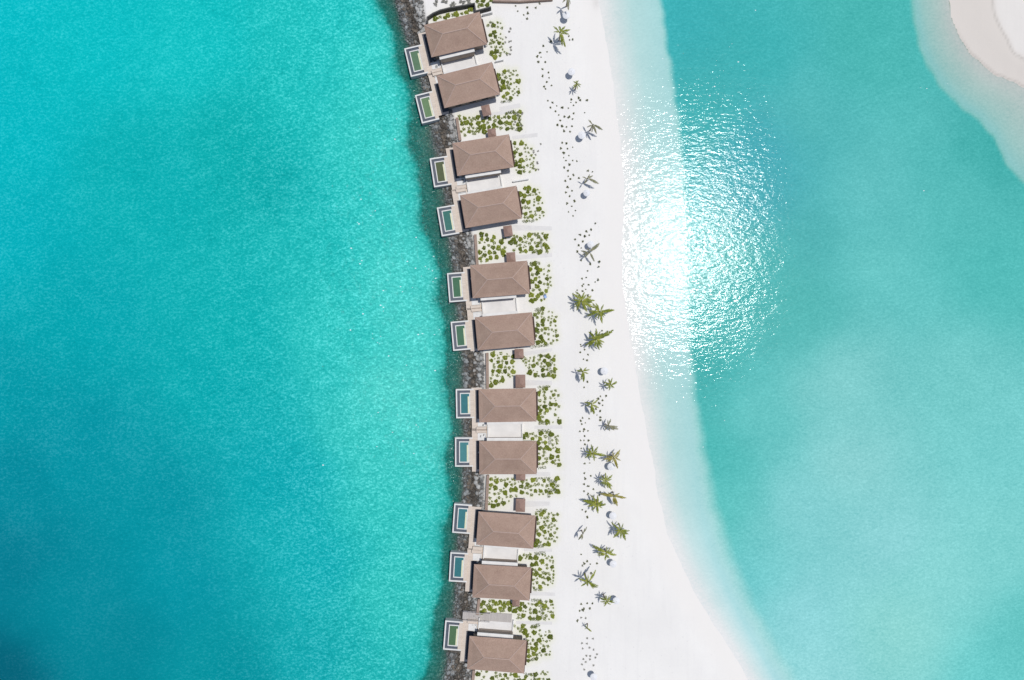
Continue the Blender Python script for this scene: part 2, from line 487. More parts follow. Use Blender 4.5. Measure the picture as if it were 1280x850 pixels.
# ---- ground (sand, revetment bed, sea floor)
me, px, py, Z = grid_mesh('ground', gx, gy, height)
wet = np.zeros_like(px)
xr = x_right(py)
wet = np.maximum(wet, sstep(-40, -12, px - xr) * (1 - sstep(-4, 12, px - xr)) * (px > 640) * (px < 1080))
r, rs, rd, rf = bank(px, py)
wb = wob(px, py, 45, 9) * 2.5
onbank = (px > 1080)
wet = np.where(onbank, (0.35 + 0.75 * sstep(-9, 5, r - rd - wb * 0.6)) * (1 - sstep(0, 16, r - rs)), wet)
line = np.where(onbank, np.exp(-((r - rd - wb * 0.6) / 1.6) ** 2) * 0.8 + np.exp(-((r - rs - wb + 2) / 2.0) ** 2) * 0.8 * sstep(20, 70, py) , 0)
line = line + np.where(~onbank, 0.5 * np.exp(-(((px - 745) / 5) ** 2 + ((py - 2) / 10) ** 2)), 0)
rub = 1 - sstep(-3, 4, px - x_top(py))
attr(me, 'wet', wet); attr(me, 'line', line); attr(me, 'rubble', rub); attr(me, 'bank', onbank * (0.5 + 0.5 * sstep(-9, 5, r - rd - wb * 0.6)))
ground_me, ground_px, ground_py = me, px, py
m, nt, out = new_mat('coral_sand')
b = N(nt, 'ShaderNodeBsdfPrincipled')
geo = N(nt, 'ShaderNodeNewGeometry'); pos = geo.outputs['Position']
def A(n):
    a = N(nt, 'ShaderNodeAttribute', attribute_name=n); return a.outputs['Fac']
n1 = noise(nt, pos, 0.09, 6, 0.6); n2 = noise(nt, pos, 1.8, 4, 0.7)
dry = mixc(nt, ramp(nt, n1, [(0.35, (0, 0, 0)), (0.65, (1, 1, 1))]), (0.77, 0.75, 0.715), (0.735, 0.715, 0.683))
dry = mixc(nt, math_n(nt, 'MULTIPLY', ramp(nt, n2, [(0.5, (0, 0, 0)), (0.75, (1, 1, 1))]), 0.35), dry, (0.695, 0.675, 0.655))
smp = N(nt, 'ShaderNodeMapping'); smp.inputs['Scale'].default_value = (0.9, 0.07, 1); smp.inputs['Rotation'].default_value = (0, 0, R(4))
L(nt, pos, smp.inputs['Vector'])
trk = noise(nt, smp.outputs[0], 0.8, 4, 0.65)
dry = mixc(nt, math_n(nt, 'MULTIPLY', ramp(nt, trk, [(0.5, (0, 0, 0)), (0.72, (1, 1, 1))]), 0.4), dry, (0.69, 0.67, 0.645))
pit = N(nt, 'ShaderNodeTexVoronoi', feature='F1'); pit.inputs['Scale'].default_value = 0.9; L(nt, pos, pit.inputs['Vector'])
pf = math_n(nt, 'MULTIPLY', math_n(nt, 'LESS_THAN', pit.outputs['Distance'], 0.16), ramp(nt, noise(nt, pos, 0.16, 3, 0.6), [(0.5, (0, 0, 0)), (0.62, (1, 1, 1))]))
dry = mixc(nt, math_n(nt, 'MULTIPLY', pf, 0.45), dry, (0.60, 0.585, 0.57))
wetc = mixc(nt, n1, (0.735, 0.708, 0.67), (0.75, 0.72, 0.685))
c = mixc(nt, math_n(nt, 'MULTIPLY', A('wet'), math_n(nt, 'ADD', 0.55, math_n(nt, 'MULTIPLY', n2, 0.7)), True), dry, wetc)
c = mixc(nt, math_n(nt, 'MULTIPLY', A('line'), math_n(nt, 'ADD', 0.1, n2), True), c, (0.40, 0.38, 0.35))
c = mixc(nt, A('bank'), c, mixc(nt, 1.0, c, (0.86, 0.825, 0.79), 'MULTIPLY'))
c = mixc(nt, math_n(nt, 'MULTIPLY', A('bed'), math_n(nt, 'ADD', 0.25, n2), True), c, (0.70, 0.69, 0.56))
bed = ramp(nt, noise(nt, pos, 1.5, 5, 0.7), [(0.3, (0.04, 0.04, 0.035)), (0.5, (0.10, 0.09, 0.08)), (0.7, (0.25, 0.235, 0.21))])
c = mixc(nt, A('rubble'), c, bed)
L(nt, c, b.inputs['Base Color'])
b.inputs['Roughness'].default_value = 0.95; b.inputs['Specular IOR Level'].default_value = 0.1
bp = N(nt, 'ShaderNodeBump'); bp.inputs['Strength'].default_value = 0.35; bp.inputs['Distance'].default_value = 0.12
L(nt, noise(nt, pos, 0.9, 5, 0.65), bp.inputs['Height']); L(nt, bp.outputs[0], b.inputs['Normal'])
L(nt, b.outputs[0], out.inputs[0])
me.materials.append(m)
tag(link('ground', me), kind='structure')

# ---- sea
me, px, py, Z = grid_mesh('sea', gx, gy, lambda a, b_: np.zeros_like(a))
hz = height(px, py)
depth = np.maximum(-hz, 0)
left = px < 680
wv = wob(px, py, 140, 21) * 14; wv2 = wob(px, py, 130, 22) * 14
cl = idw(np.clip(px, -60, 640) + wv, np.clip(py, -60, 910) + wv2, TL); cr = idw(np.clip(px, 700, 1340) + wv * 0.7, np.clip(py, -60, 910) + wv2 * 0.7, TR)
c = np.where(left[:, None], cl, cr)
# dark foot of the rock revetment
dist = x_toe(py) + TOE(px, py) - px
toe = np.where(left, np.exp(-np.clip(dist, 0, None) / 7.0), 0)
toe = np.where(left & (dist < 0), 1, toe)
c = c * (1 - toe[:, None]) + np.array((26, 128, 120)) * toe[:, None]
# pale water over the shelves
sh = np.where(~left, 1 - sstep(-3, 9 + 24 * sstep(380, 720, py), px - x_shelf(py) - 2.0 * wob(px, py, 38, 12)), 0)
r, rs, rd, rf = bank(px, py)
shb = np.where(px > 1000, 1 - sstep(-2, 8, r - rf - wob(px, py, 45, 9) * 2.5), 0)
c = c * (1 - sh[:, None]) + np.array((160, 220, 212)) * sh[:, None]
c = c * (1 - shb[:, None]) + np.array((132, 196, 178)) * shb[:, None]
alpha = np.where(left, 1 - np.exp(-0.62 * depth), 1 - np.exp(-np.where(px > 1000, 3.2, 4.2) * depth))
alpha = np.clip(alpha * 1.01, 0, 1)
# shallows go near-opaque from the swash line, so shaded sand leaves no dark rim
opaque_r = 0.9 * sstep(-5.0, 0.3, px - x_right(py) - 2.0 * wob(px, py, 60, 3)) * (~left)
opaque_b = np.where(px > 1000, 0.9 * sstep(-5.0, 0.3, bank(px, py)[0] - bank(px, py)[1] - wob(px, py, 45, 9) * 2.5), 1)
alpha = np.where(left, alpha, np.maximum(alpha, np.minimum(opaque_r, opaque_b)))
chop = np.where(left, 0.8 + 7.5 * sstep(330, 560, px) * np.exp(-((py - 360) / 200) ** 2), (0.86 - 0.24 * (1 - sstep(40, 230, py))) - 0.62 * sstep(930, 1060, px))
chop = chop * (1 - 0.42 * np.where(~left, sstep(360, 520, py), 0))
mott = np.where(left, 0.55 + 0.45 * sstep(150, 480, px), 0.40)
mott = mott * (1 - 0.4 * np.where(left, sstep(480, 800, py) * (1 - sstep(200, 480, px)), 0))
T = lin_np(c) / 1.165 * np.where(left[:, None], np.array((0.80, 1.05, 0.96)), np.array((1.20, 0.98, 0.92)))
# over the pale shelves: what the water must add so that sand and water together give the shelf's colour
def shelf_tint(u, stops):
    us = [q[0] for q in stops]
    want = np.stack([np.interp(u, us, lin_np(np.array([q[1][k] for q in stops], float))) for k in range(3)], 1)
    return np.clip((want - (1 - alpha[:, None]) ** 2 * 0.84) / np.maximum(alpha[:, None], 0.05) / 1.165, 0.02, 0.95)
u = np.clip((px - x_right(py)) / np.maximum(x_shelf(py) - x_right(py), 8), 0, 1)
T1 = shelf_tint(u, [(0, (232, 231, 226)), (0.12, (224, 228, 223)), (0.3, (206, 223, 218)), (0.55, (184, 219, 214)), (1, (170, 216, 212))])
low = sstep(540, 800, py)[:, None]
T1b = shelf_tint(u, [(0, (236, 235, 231)), (0.2, (231, 233, 229)), (0.5, (214, 231, 227)), (0.8, (198, 229, 226)), (1, (180, 224, 222))])
T1 = T1 * (1 - low) + T1b * low
ub = np.clip((r - rs) / np.maximum(rf - rs, 5), 0, 1)
T2 = shelf_tint(ub, [(0, (190, 196, 189)), (0.35, (174, 197, 188)), (0.75, (156, 197, 188)), (1, (140, 198, 192))])
T = T * (1 - sh[:, None]) + T1 * sh[:, None]
T = T * (1 - shb[:, None]) + T2 * shb[:, None]
attr(me, 'tint', T, 'FLOAT_COLOR'); attr(me, 'murk', alpha); attr(me, 'chop', chop)
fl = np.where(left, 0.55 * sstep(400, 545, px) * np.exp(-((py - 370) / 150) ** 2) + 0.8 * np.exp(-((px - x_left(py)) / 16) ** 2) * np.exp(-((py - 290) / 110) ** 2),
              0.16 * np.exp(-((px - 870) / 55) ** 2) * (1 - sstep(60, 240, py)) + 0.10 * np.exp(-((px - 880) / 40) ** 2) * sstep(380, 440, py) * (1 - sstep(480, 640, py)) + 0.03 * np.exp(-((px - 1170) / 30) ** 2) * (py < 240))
attr(me, 'glint_fleck', fl); attr(me, 'mottle', mott * (1 - 0.6 * sh) * (1 - 0.4 * shb))
m, nt, out = new_mat('lagoon_water')
geo = N(nt, 'ShaderNodeNewGeometry'); pos = geo.outputs['Position']
ta = N(nt, 'ShaderNodeAttribute', attribute_name='tint')
mp = N(nt, 'ShaderNodeMapping'); mp.inputs['Rotation'].default_value = (0, 0, R(8)); mp.inputs['Scale'].default_value = (0.55, 1.25, 1)
L(nt, pos, mp.inputs['Vector'])
mp2 = N(nt, 'ShaderNodeMapping'); mp2.inputs['Rotation'].default_value = (0, 0, R(-38)); mp2.inputs['Scale'].default_value = (0.8, 1.3, 1)
L(nt, pos, mp2.inputs['Vector'])
wa = noise(nt, mp.outputs[0], 0.9, 3, 0.6)
wb_ = noise(nt, mp2.outputs[0], 1.3, 4, 0.65)
wc = noise(nt, pos, 0.05, 4, 0.6)
wd = noise(nt, mp2.outputs[0], 0.28, 3, 0.6)
we = noise(nt, pos, 2.2, 3, 0.7)
mo = math_n(nt, 'MULTIPLY', math_n(nt, 'SUBTRACT', wb_, 0.5), 1.7)  # light and dark of ripples and caustics, put into the water colour
mo = math_n(nt, 'ADD', mo, math_n(nt, 'MULTIPLY', math_n(nt, 'SUBTRACT', we, 0.5), 1.3))
mo = math_n(nt, 'ADD', mo, math_n(nt, 'MULTIPLY', math_n(nt, 'SUBTRACT', wd, 0.5), 0.55))
mo = math_n(nt, 'MULTIPLY', mo, A('mottle'))
mo = math_n(nt, 'ADD', mo, math_n(nt, 'MULTIPLY', math_n(nt, 'SUBTRACT', wc, 0.5), 0.25))
dark = mixc(nt, 1.0, ta.outputs['Color'], (0.30, 0.66, 0.68), 'MULTIPLY')
lite = mixc(nt, 1.0, ta.outputs['Color'], (1.45, 1.32, 1.32), 'MULTIPLY')
lite = mixc(nt, A('mottle'), lite, mixc(nt, 1.0, lite, (0.10, 0.13, 0.14), 'ADD'))
neg = math_n(nt, 'MULTIPLY', mo, -2.0, True)
posi = math_n(nt, 'MULTIPLY', mo, 2.0, True)
tc_ = mixc(nt, posi, mixc(nt, neg, ta.outputs['Color'], dark), lite)
# sun sparkles painted into the water colour as small white dots
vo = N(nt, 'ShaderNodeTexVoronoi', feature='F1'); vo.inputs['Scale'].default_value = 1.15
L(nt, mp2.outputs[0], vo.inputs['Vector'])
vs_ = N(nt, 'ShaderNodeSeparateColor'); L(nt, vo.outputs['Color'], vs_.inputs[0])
pick = math_n(nt, 'LESS_THAN', vs_.outputs[0], math_n(nt, 'MULTIPLY', A('glint_fleck'), math_n(nt, 'MULTIPLY', ramp(nt, noise(nt, pos, 0.11, 3, 0.6), [(0.47, (0, 0, 0)), (0.66, (1, 1, 1))]), 1.3)))
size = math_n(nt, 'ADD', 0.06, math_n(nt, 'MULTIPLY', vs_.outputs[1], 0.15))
glint_dot = math_n(nt, 'MULTIPLY', pick, math_n(nt, 'LESS_THAN', math_n(nt, 'ADD', vo.outputs['Distance'], math_n(nt, 'MULTIPLY', math_n(nt, 'SUBTRACT', we, 0.5), 0.25)), size))
tc_ = mixc(nt, math_n(nt, 'MULTIPLY', glint_dot, 0.85), tc_, (0.86, 0.9, 0.9))
d = N(nt, 'ShaderNodeBsdfDiffuse'); L(nt, tc_, d.inputs[0])
t = N(nt, 'ShaderNodeBsdfTransparent'); t.inputs[0].default_value = (0.97, 1.0, 0.995, 1)
mx = N(nt, 'ShaderNodeMixShader'); L(nt, A('murk'), mx.inputs[0]); L(nt, t.outputs[0], mx.inputs[1]); L(nt, d.outputs[0], mx.inputs[2])
hgt = math_n(nt, 'ADD', math_n(nt, 'MULTIPLY', wa, 0.10), math_n(nt, 'MULTIPLY', wb_, 0.03))
hgt = math_n(nt, 'ADD', hgt, math_n(nt, 'MULTIPLY', wd, 0.10))
hgt = math_n(nt, 'MULTIPLY', hgt, A('chop'))
bp = N(nt, 'ShaderNodeBump'); bp.inputs['Strength'].default_value = 1.0; bp.inputs['Distance'].default_value = 1.0
L(nt, hgt, bp.inputs['Height'])
g = N(nt, 'ShaderNodeBsdfGlossy'); g.inputs['Roughness'].default_value = 0.07
L(nt, bp.outputs[0], g.inputs['Normal'])
fr = N(nt, 'ShaderNodeFresnel'); fr.inputs[0].default_value = 1.33
m2 = N(nt, 'ShaderNodeMixShader'); L(nt, fr.outputs[0], m2.inputs[0]); L(nt, mx.outputs[0], m2.inputs[1]); L(nt, g.outputs[0], m2.inputs[2])
L(nt, m2.outputs[0], out.inputs[0])
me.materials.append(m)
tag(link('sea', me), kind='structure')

# ------------------------------------------------------------------ rocks of the revetment
def rock_shape(seed, sub=1):
    r = random.Random(seed)
    bm = bmesh.new()
    bmesh.ops.create_icosphere(bm, subdivisions=sub, radius=1.0)
    sc = (r.uniform(0.8, 1.25), r.uniform(0.7, 1.1), r.uniform(0.5, 0.8))
    cuts = [(Vector((r.gauss(0, 1), r.gauss(0, 1), r.gauss(0, 1))).normalized(), r.uniform(0.55, 0.85)) for _ in range(7)]
    vs = []
    for v in bm.verts:
        p = v.co.copy()
        for n, d_ in cuts:
            k = p.dot(n)
            if k > d_: p -= n * (k - d_)
        p *= 1 + r.uniform(-0.06, 0.06)
        vs.append((p.x * sc[0], p.y * sc[1], p.z * sc[2]))
    fs = [tuple(v.index for v in f.verts) for f in bm.faces]
    bm.free()
    return vs, fs
ROCKS = [rock_shape(i, 2) for i in range(6)]
SMALL = [rock_shape(30 + i, 1) for i in range(8)]
ROCK_ME = []
for vs, fs in ROCKS:
    me = MB().add(vs, fs).mesh('boulder'); me.materials.append(M['rock']); ROCK_ME.append(me)

ORD = ['first', 'second', 'third', 'fourth', 'fifth', 'sixth', 'seventh', 'eighth', 'ninth', 'tenth', 'eleventh']
POOLS = [(520.4, 76), (534, 134.2), (551, 214.5), (560.2, 275.7), (571.4, 358.9), (576.1, 419.5), (581.2, 504.4), (580, 565), (577.8, 648.3), (573.3, 708.9), (566.5, 794.3)]
def rock_where(py):
    """a phrase that places a point of the seawall by the pools beside it"""
    if py < 57: return 'above the topmost pool'
    for i in range(10):
        if py < POOLS[i + 1][1] - 18:
            if py < POOLS[i][1] + 18: return 'beneath the %s pool from the top' % ORD[i]
            return 'between the %s and %s pools from the top' % (ORD[i], ORD[i + 1])
    if py < POOLS[10][1] + 18: return 'beneath the lowest pool'
    return 'below the lowest pool'

def in_pool(px_, py_):
    return any(abs(px_ - x - 2) < 14 and abs(py_ - y) < 21 for x, y in POOLS)
cand = []
for k in range(26000):
    py_ = random.uniform(-30, 880)
    a, b_ = float(x_toe(py_)), float(x_top(py_))
    u = random.random()
    px_ = a - 6 + u * (b_ - a + 7)
    if in_pool(px_, py_): continue
    rad = random.choice((0.16, 0.2, 0.24, 0.28, 0.34, 0.42))
    cand.append((px_, py_, rad))
big, small = [], []
cell = {}
for px_, py_, rad in sorted(cand, key=lambda t: -t[2]):
    x, y = px_ * S, py_ * S
    key = (int(x // 1), int(y // 1)); ok = True
    for i in (-1, 0, 1):
        for j in (-1, 0, 1):
            for (xx, yy, rr) in cell.get((key[0] + i, key[1] + j), ()):
                if (xx - x) ** 2 + (yy - y) ** 2 < (0.62 * (rr + rad)) ** 2: ok = False
    if not ok: continue
    cell.setdefault(key, []).append((x, y, rad))
    small.append((px_, py_, rad))
hz = height(np.array([c[0] for c in small]), np.array([c[1] for c in small]))
order = sorted(range(len(small)), key=lambda i: -(small[i][2] + (0.2 if 0.05 < hz[i] < 1.25 and 0 < small[i][1] < 850 else 0)))
bigset = set(order[:290])
st = MB()
for i, (px_, py_, rad) in enumerate(small):
    z = float(hz[i]) + rad * 0.15
    p = Vector(((px_ - 640) * S, (425 - py_) * S, z))
    if i in bigset:
        o = link('boulder', ROCK_ME[i % 6])
        o.location = p
        o.rotation_euler = (random.uniform(-.4, .4), random.uniform(-.4, .4), random.uniform(0, 6.28))
        sc = rad * random.uniform(1.15, 1.5)
        o.scale = (sc, sc, sc)
        w = rock_where(py_)
        tag(o, 'grey seawall boulder ' + w, 'boulder', 'boulders ' + w)
    else:
        vs, fs = SMALL[i % 8]
        mt = Matrix.Translation(p) @ Matrix.Rotation(random.uniform(0, 6.28), 4, 'Z') @ Matrix.Rotation(random.uniform(-.6, .6), 4, 'X') @ Matrix.Scale(rad * 1.12, 4)
        st.add([mt @ Vector(v) for v in vs], fs)
tag(st.build('rubble', M['rock']), 'grey green rubble of the seawall along the lagoon', 'rubble', kind='stuff')

# ------------------------------------------------------------------ villas
W, D, EAVE, RISE = 13.85, 8.05, 4.0, 2.1
QUADS = [((530.6,31.6),(598.4,16),(608.7,55),(540,71.5)), ((546.6,95),(614.7,77.6),(624.1,118.6),(555.6,135.2)),
         ((565.9,179),(635.2,168.6),(642.1,208.7),(572.5,220)), ((575.7,243.2),(645.9,232.6),(652.1,272.7),(581,286.4)),
         ((588.1,331.2),(658.7,326.1),(661.5,367),(591.3,373.2)), ((594.3,396.1),(665.3,390.7),(667.7,431.2),(596.6,438.5)),
         ((598.1,486.1),(670.2,485),(670.6,527),(598.7,528.3)), ((599,551.4),(670.6,551.4),(670.6,592.2),(599,592.6)),
         ((597.6,638.7),(669.7,644.9),(666.4,685.2),(595.7,681.1)), ((592.8,705),(664.4,708.4),(661.5,751.2),(590,746.5)),
         ((587.6,795.4),(658.3,800.1),(654,841.5),(583.8,835.3))]
FR = []
for q in QUADS:
    tl, tr, br, bl = [P(x, y, G + EAVE) for x, y in q]
    c = (tl + tr + br + bl) / 4
    d = (tr - tl) + (br - bl)
    FR.append((Vector((c.x, c.y, G)), math.atan2(d.y, d.x)))

def make_villa(s):
    """s = side the court lies on: -1 below, +1 above in the photograph"""
    root = empty('beach_villa', (0, 0, 0), 0, 'x', 'villa', 'brown roofed villas along the lagoon')
    hx, hy = W / 2, D / 2
    wx, wy = hx - 0.9, hy - 0.9
    mb = MB(); t = 0.22
    # walls as a shell with real thickness
    mb.box(-wx, wx, -wy, -wy + t, -1.2, EAVE - 0.02); mb.box(-wx, wx, wy - t, wy, -1.2, EAVE - 0.02)
    mb.box(-wx, -wx + t, -wy + t, wy - t, -1.2, EAVE - 0.02); mb.box(wx - t, wx, -wy + t, wy - t, -1.2, EAVE - 0.02)
    mb.build('wall', M['cladding'], root)
    # hipped roof: flared skirt, main pitch, thin soffit
    rl = hx - hy + 0.1
    rings = [(hx, hy, EAVE), (hx, hy, EAVE + 0.14), (hx - 0.9, hy - 0.9, EAVE + 0.14 + 0.36), (rl, 0.02, EAVE + RISE)]
    vs, fs = [], []
    for a, b, z in rings:
        vs += [(-a, -b, z), (a, -b, z), (a, b, z), (-a, b, z)]
    for i in range(3):
        for k in range(4):
            j = (k + 1) % 4
            fs.append((4 * i + k, 4 * i + j, 4 * i + 4 + j, 4 * i + 4 + k))
    fs += [(3, 2, 1, 0), (12, 13, 14, 15)]
    roof = MB().add(vs, fs).build('roof', M['roof'], root)
    rc = MB()
    rc.tube([(-rl, 0, EAVE + RISE), (rl, 0, EAVE + RISE)], 0.14, 6)
    for sx in (-1, 1):
        for sy in (-1, 1):
            rc.tube([(sx * rl, 0, EAVE + RISE - .02), (sx * (hx - .9), sy * (hy - .9), EAVE + .50), (sx * (hx - .03), sy * (hy - .03), EAVE + .15)], 0.12, 6)
    rc.build('ridge_cap', M['ridge'], roof)
    # eaves gutter board
    g = MB()
    g.box(hx + .003, hx + .1, -hy + .3, hy - .3, EAVE - .12, EAVE + .1)
    g.build('fascia', M['fascia'], root)
    # flat roofed annex toward the court
    a0, a1 = -hx + 1.9, -hx + 10.5
    an = MB()
    ya, yb = (wy + .003, hy + .38)
    lo, hi = (ya, yb) if s > 0 else (-yb, -ya)
    an.box(a0, a1, lo, hi, -.2, 3.1)
    an.build('annex', M['plaster'], root)
    cp = MB()
    lo, hi = (ya, yb + .28) if s > 0 else (-yb - .28, -ya)
    cp.box(a0 - .08, a1 + .08, lo, hi, 3.103, 3.3, 0.02)
    cp.build('annex_coping', M['white'], root)
    # sea front: two sliding glass doors
    for y0 in (-2.75, 0.15):
        w = MB().box(-wx - .04, -wx - .003, y0, y0 + 2.6, .2, 2.5).build('glass_door', M['glass'], root)
        f = MB()
        for yy in (y0, y0 + 1.26, y0 + 2.52): f.box(-wx - .09, -wx - .043, yy, yy + .08, .2, 2.5)
        f.box(-wx - .088, -wx - .043, y0 + .083, y0 + 2.517, 2.42, 2.498); f.box(-wx - .088, -wx - .043, y0 + .083, y0 + 2.517, .202, .28)
        f.build('frame', M['frame'], w)
    # garden side windows
    sy = -s
    for x0 in (-4.2, -0.6, 2.6):
        yy = sy * wy
        lo, hi = sorted((yy + sy * .003, yy + sy * .04))
        w = MB().box(x0, x0 + 1.5, lo, hi, .9, 2.3).build('window', M['glass'], root)
        f = MB(); lo, hi = sorted((yy + sy * .043, yy + sy * .1))
        f.box(x0 - .06, x0 + .02, lo, hi, .84, 2.36); f.box(x0 + 1.48, x0 + 1.56, lo, hi, .84, 2.36)
        f.box(x0 + .023, x0 + 1.477, lo, hi, 2.28, 2.357); f.box(x0 + .023, x0 + 1.477, lo, hi, .843, .92)
        f.box(x0 + .71, x0 + .79, lo, hi, .923, 2.277)
        f.build('frame', M['frame'], w)
    # beach side door and timber screen
    dr = MB().box(wx + .003, wx + .06, -.5, .5, .05, 2.15, 0.01).build('door', M['timber'], root)
    MB().tube([(wx + .1, .38, 1.0), (wx + .1, .38, 1.25)], 0.025, 6).build('handle', M['frame'], dr)
    sc = MB()
    sc.box(hx - .05, hx + .48, -hy + 1.2, hy - 1.0, 2.25, 2.42)
    for k in range(12):
        yy = -hy + 1.25 + k * 0.51
        sc.box(hx + .06, hx + .17, yy, yy + .1, -.05, 2.247)
    sc.build('timber_screen', M['fascia'], root)
    # raised sea deck with its footing
    y0, y1 = (-hy - 2.55, hy + .1) if s < 0 else (-hy - .1, hy + 2.55)
    dk = MB().box(-hx - 2.0, -wx - .1, y0, y1, .03, .16)
    dk.box(-wx - .1, -hx + 1.8, *((y0, -hy - .1) if s < 0 else (hy + .1, y1)), .03, .16)
    deck = dk.build('deck', M['deck'], root)
    MB().box(-hx - .72, -wx - .11, -hy + .45, hy - .45, .163, .185).build('eave_shade_strip', M['eave_shade'], root)  # added dark strip, carries the eave shadow further over the deck
    ft = MB().box(-hx - 1.85, -wx - .103, y0 + .15, y1 - .15, -1.9, .027)
    ft.box(-wx - .1, -hx + 1.7, *((y0 + .15, -hy - .11) if s < 0 else (hy + .11, y1 - .15)), -1.9, .027)
    ft.build('footing', M['concrete'], deck)
    # white patio corner beside the court, planter wall at the pair's middle line
    lo, hi = (-hy - 1.45, -hy + .35) if s < 0 else (hy - .35, hy + 1.45)
    pt = MB().box(-hx - .55, -hx + 1.6, lo, hi, .164, .24)
    e = (lo, lo + .14) if s < 0 else (hi - .14, hi)
    pt.box(-hx - .55, -hx + 1.6, e[0], e[1], .243, .55)
    pt.box(-hx + 1.46, -hx + 1.6, *((lo + .143, hi) if s < 0 else (lo, hi - .143)), .243, .55)
    pt.build('patio', M['white'], root)
    lo, hi = (-hy - 2.45, -hy - 1.55) if s < 0 else (hy + 1.55, hy + 2.45)
    MB().box(-hx - .9, -hx + 1.55, lo, hi, .164, .72, 0.03).build('planter_wall', M['deck'], root)
    return root

protos = {-1: make_villa(-1), 1: make_villa(1)}
cm = child_map()
POOLNAME = ['grass green', 'bright green', 'olive', 'sea green', 'mid green', 'deep green', 'teal', 'pale teal', 'blue teal', 'dark teal', 'leaf green']
used = set()
for i in range(11):
    s = -1 if i % 2 == 0 and i < 10 else 1
    root = protos[s] if s not in used else copy_tree(protos[s], cm)
    used.add(s)
    root.location = FR[i][0]; root.rotation_euler = (0, 0, FR[i][1])
    place = 'topmost in the row' if i == 0 else ('lowest in the row' if i == 10 else ORD[i] + ' from the top')
    root['label'] = 'brown hip roofed villa beside the %s pool, %s' % (POOLNAME[i], place)

# ------------------------------------------------------------------ pools
PC = [(104,138,96),(122,152,98),(98,104,48),(62,128,112),(72,122,78),(76,124,84),(50,128,132),(74,146,148),(52,132,138),(42,126,130),(84,120,66)]
def make_pool():
    root = empty('plunge_pool', (0, 0, 0), 0, 'x', 'pool', 'plunge pools along the villa row')
    X0, X1, Y = -2.23, 1.32, 3.62
    mb = MB()
    mb.box(X0, X0 + .34, -Y, Y, -3.0, .12, 0.02)
    mb.box(X0 + .34, X1 + .9, Y - .34, Y, -3.0, .117); mb.box(X0 + .34, X1 + .9, -Y, -Y + .34, -3.0, .117)
    mb.build('rim', M['coping'], root)
    gt = MB().box(X0 + .343, X1, -Y + .343, Y - .343, -1.8, -.32)
    gt.build('gutter', M['gutter'], root)
    a, b, c = X0 + 1.0, X1, Y - .98
    cp = MB()
    cp.box(a, a + .24, -c, c, -.317, .06, 0.02); cp.box(b - .24, b, -c, c, -.317, .06, 0.02)
    cp.box(a + .24, b - .24, c - .24, c, -.317, .058); cp.box(a + .24, b - .24, -c, -c + .24, -.317, .058)
    cp.build('inner_coping', M['coping'], root)
    MB().box(a + .24, b - .24, -c + .24, c - .24, -.316, -.30).build('basin', M['basin'], root)
    bn = MB().box(b - .62, b - .243, -c + .25, c - .9, -.297, -.012)
    bn.build('bench', M['bench'], root)
    wt = MB().add([(a + .237, -c + .237, -.02), (b - .237, -c + .237, -.02), (b - .237, c - .237, -.02), (a + .237, c - .237, -.02)], [(0, 1, 2, 3)])
    wt.build('water', M['glass'], root)
    dk = MB().box(X1 + .003, X1 + .9, -Y + .343, Y - .343, -1.6, .10)
    dk.build('pool_deck', M['deck'], root)
    return root
pp = make_pool(); cm = child_map()
for i, (x, y) in enumerate(POOLS):
    root = copy_tree(pp, cm) if i else pp
    j = 2 * (i // 2)
    rot = FR[i][1]
    root.location = P(x, y, G + .25); root.rotation_euler = (0, 0, rot)
    root['label'] = 'white rimmed plunge pool with %s water beside the %s villa from the top' % (POOLNAME[i], ORD[i])
    for ch in (bpy.data.objects[n] for n in [o.name for o in bpy.data.objects if o.parent is root]):
        if ch.name.split('.')[0] == 'water':
            if i or True:
                ch.data = ch.data.copy(); ch.data.materials.clear()
                ch.data.materials.append(pool_mat('pool_water_' + POOLNAME[i].replace(' ', '_'), tuple(0.80 * a + 0.04 * b_ for a, b_ in zip(lin(*PC[i]), (0.9, 1.2, 1.5)))))

# ------------------------------------------------------------------ courts between the villas of a pair
def local(fr, x, y, z=0.0):
    return fr[0] + Matrix.Rotation(fr[1], 3, 'Z') @ Vector((x, y, z))
for k in range(6):
    i, j = 2 * k, min(2 * k + 1, 10)
    if k < 5:
        a = local(FR[i], -W / 2 + 6.2, -D / 2); b_ = local(FR[j], -W / 2 + 6.2, D / 2)
        rot = (FR[i][1] + FR[j][1]) / 2
        dep = (a - b_).length / 2 - 0.12
        c = (a + b_) / 2
    else:
        c = local(FR[10], -W / 2 + 6.2, D / 2 + 1.6); rot = FR[10][1]; dep = 1.5
    root = empty('courtyard', c, rot, ['pale courtyard slab between the first and second villas from the top', 'pale courtyard slab between the third and fourth villas from the top',
                 'pale courtyard slab between the fifth and sixth villas from the top', 'pale courtyard slab between the seventh and eighth villas from the top',
                 'pale courtyard slab between the ninth and tenth villas from the top', 'short pale courtyard slab on the upper side of the lowest villa'][k], 'courtyard', 'pale courtyards between paired villas')
    MB().box(-4.1, 4.1, -dep, dep, -.3, .12).build('slab', M['terrace'], root)
    MB().box(-4.35, -4.103, -dep, dep, -.3, .75, .02).build('side_wall', M['white'], root)
    MB().box(4.103, 4.35, -dep, dep, -.3, .6, .02).build('side_wall', M['white'], root)

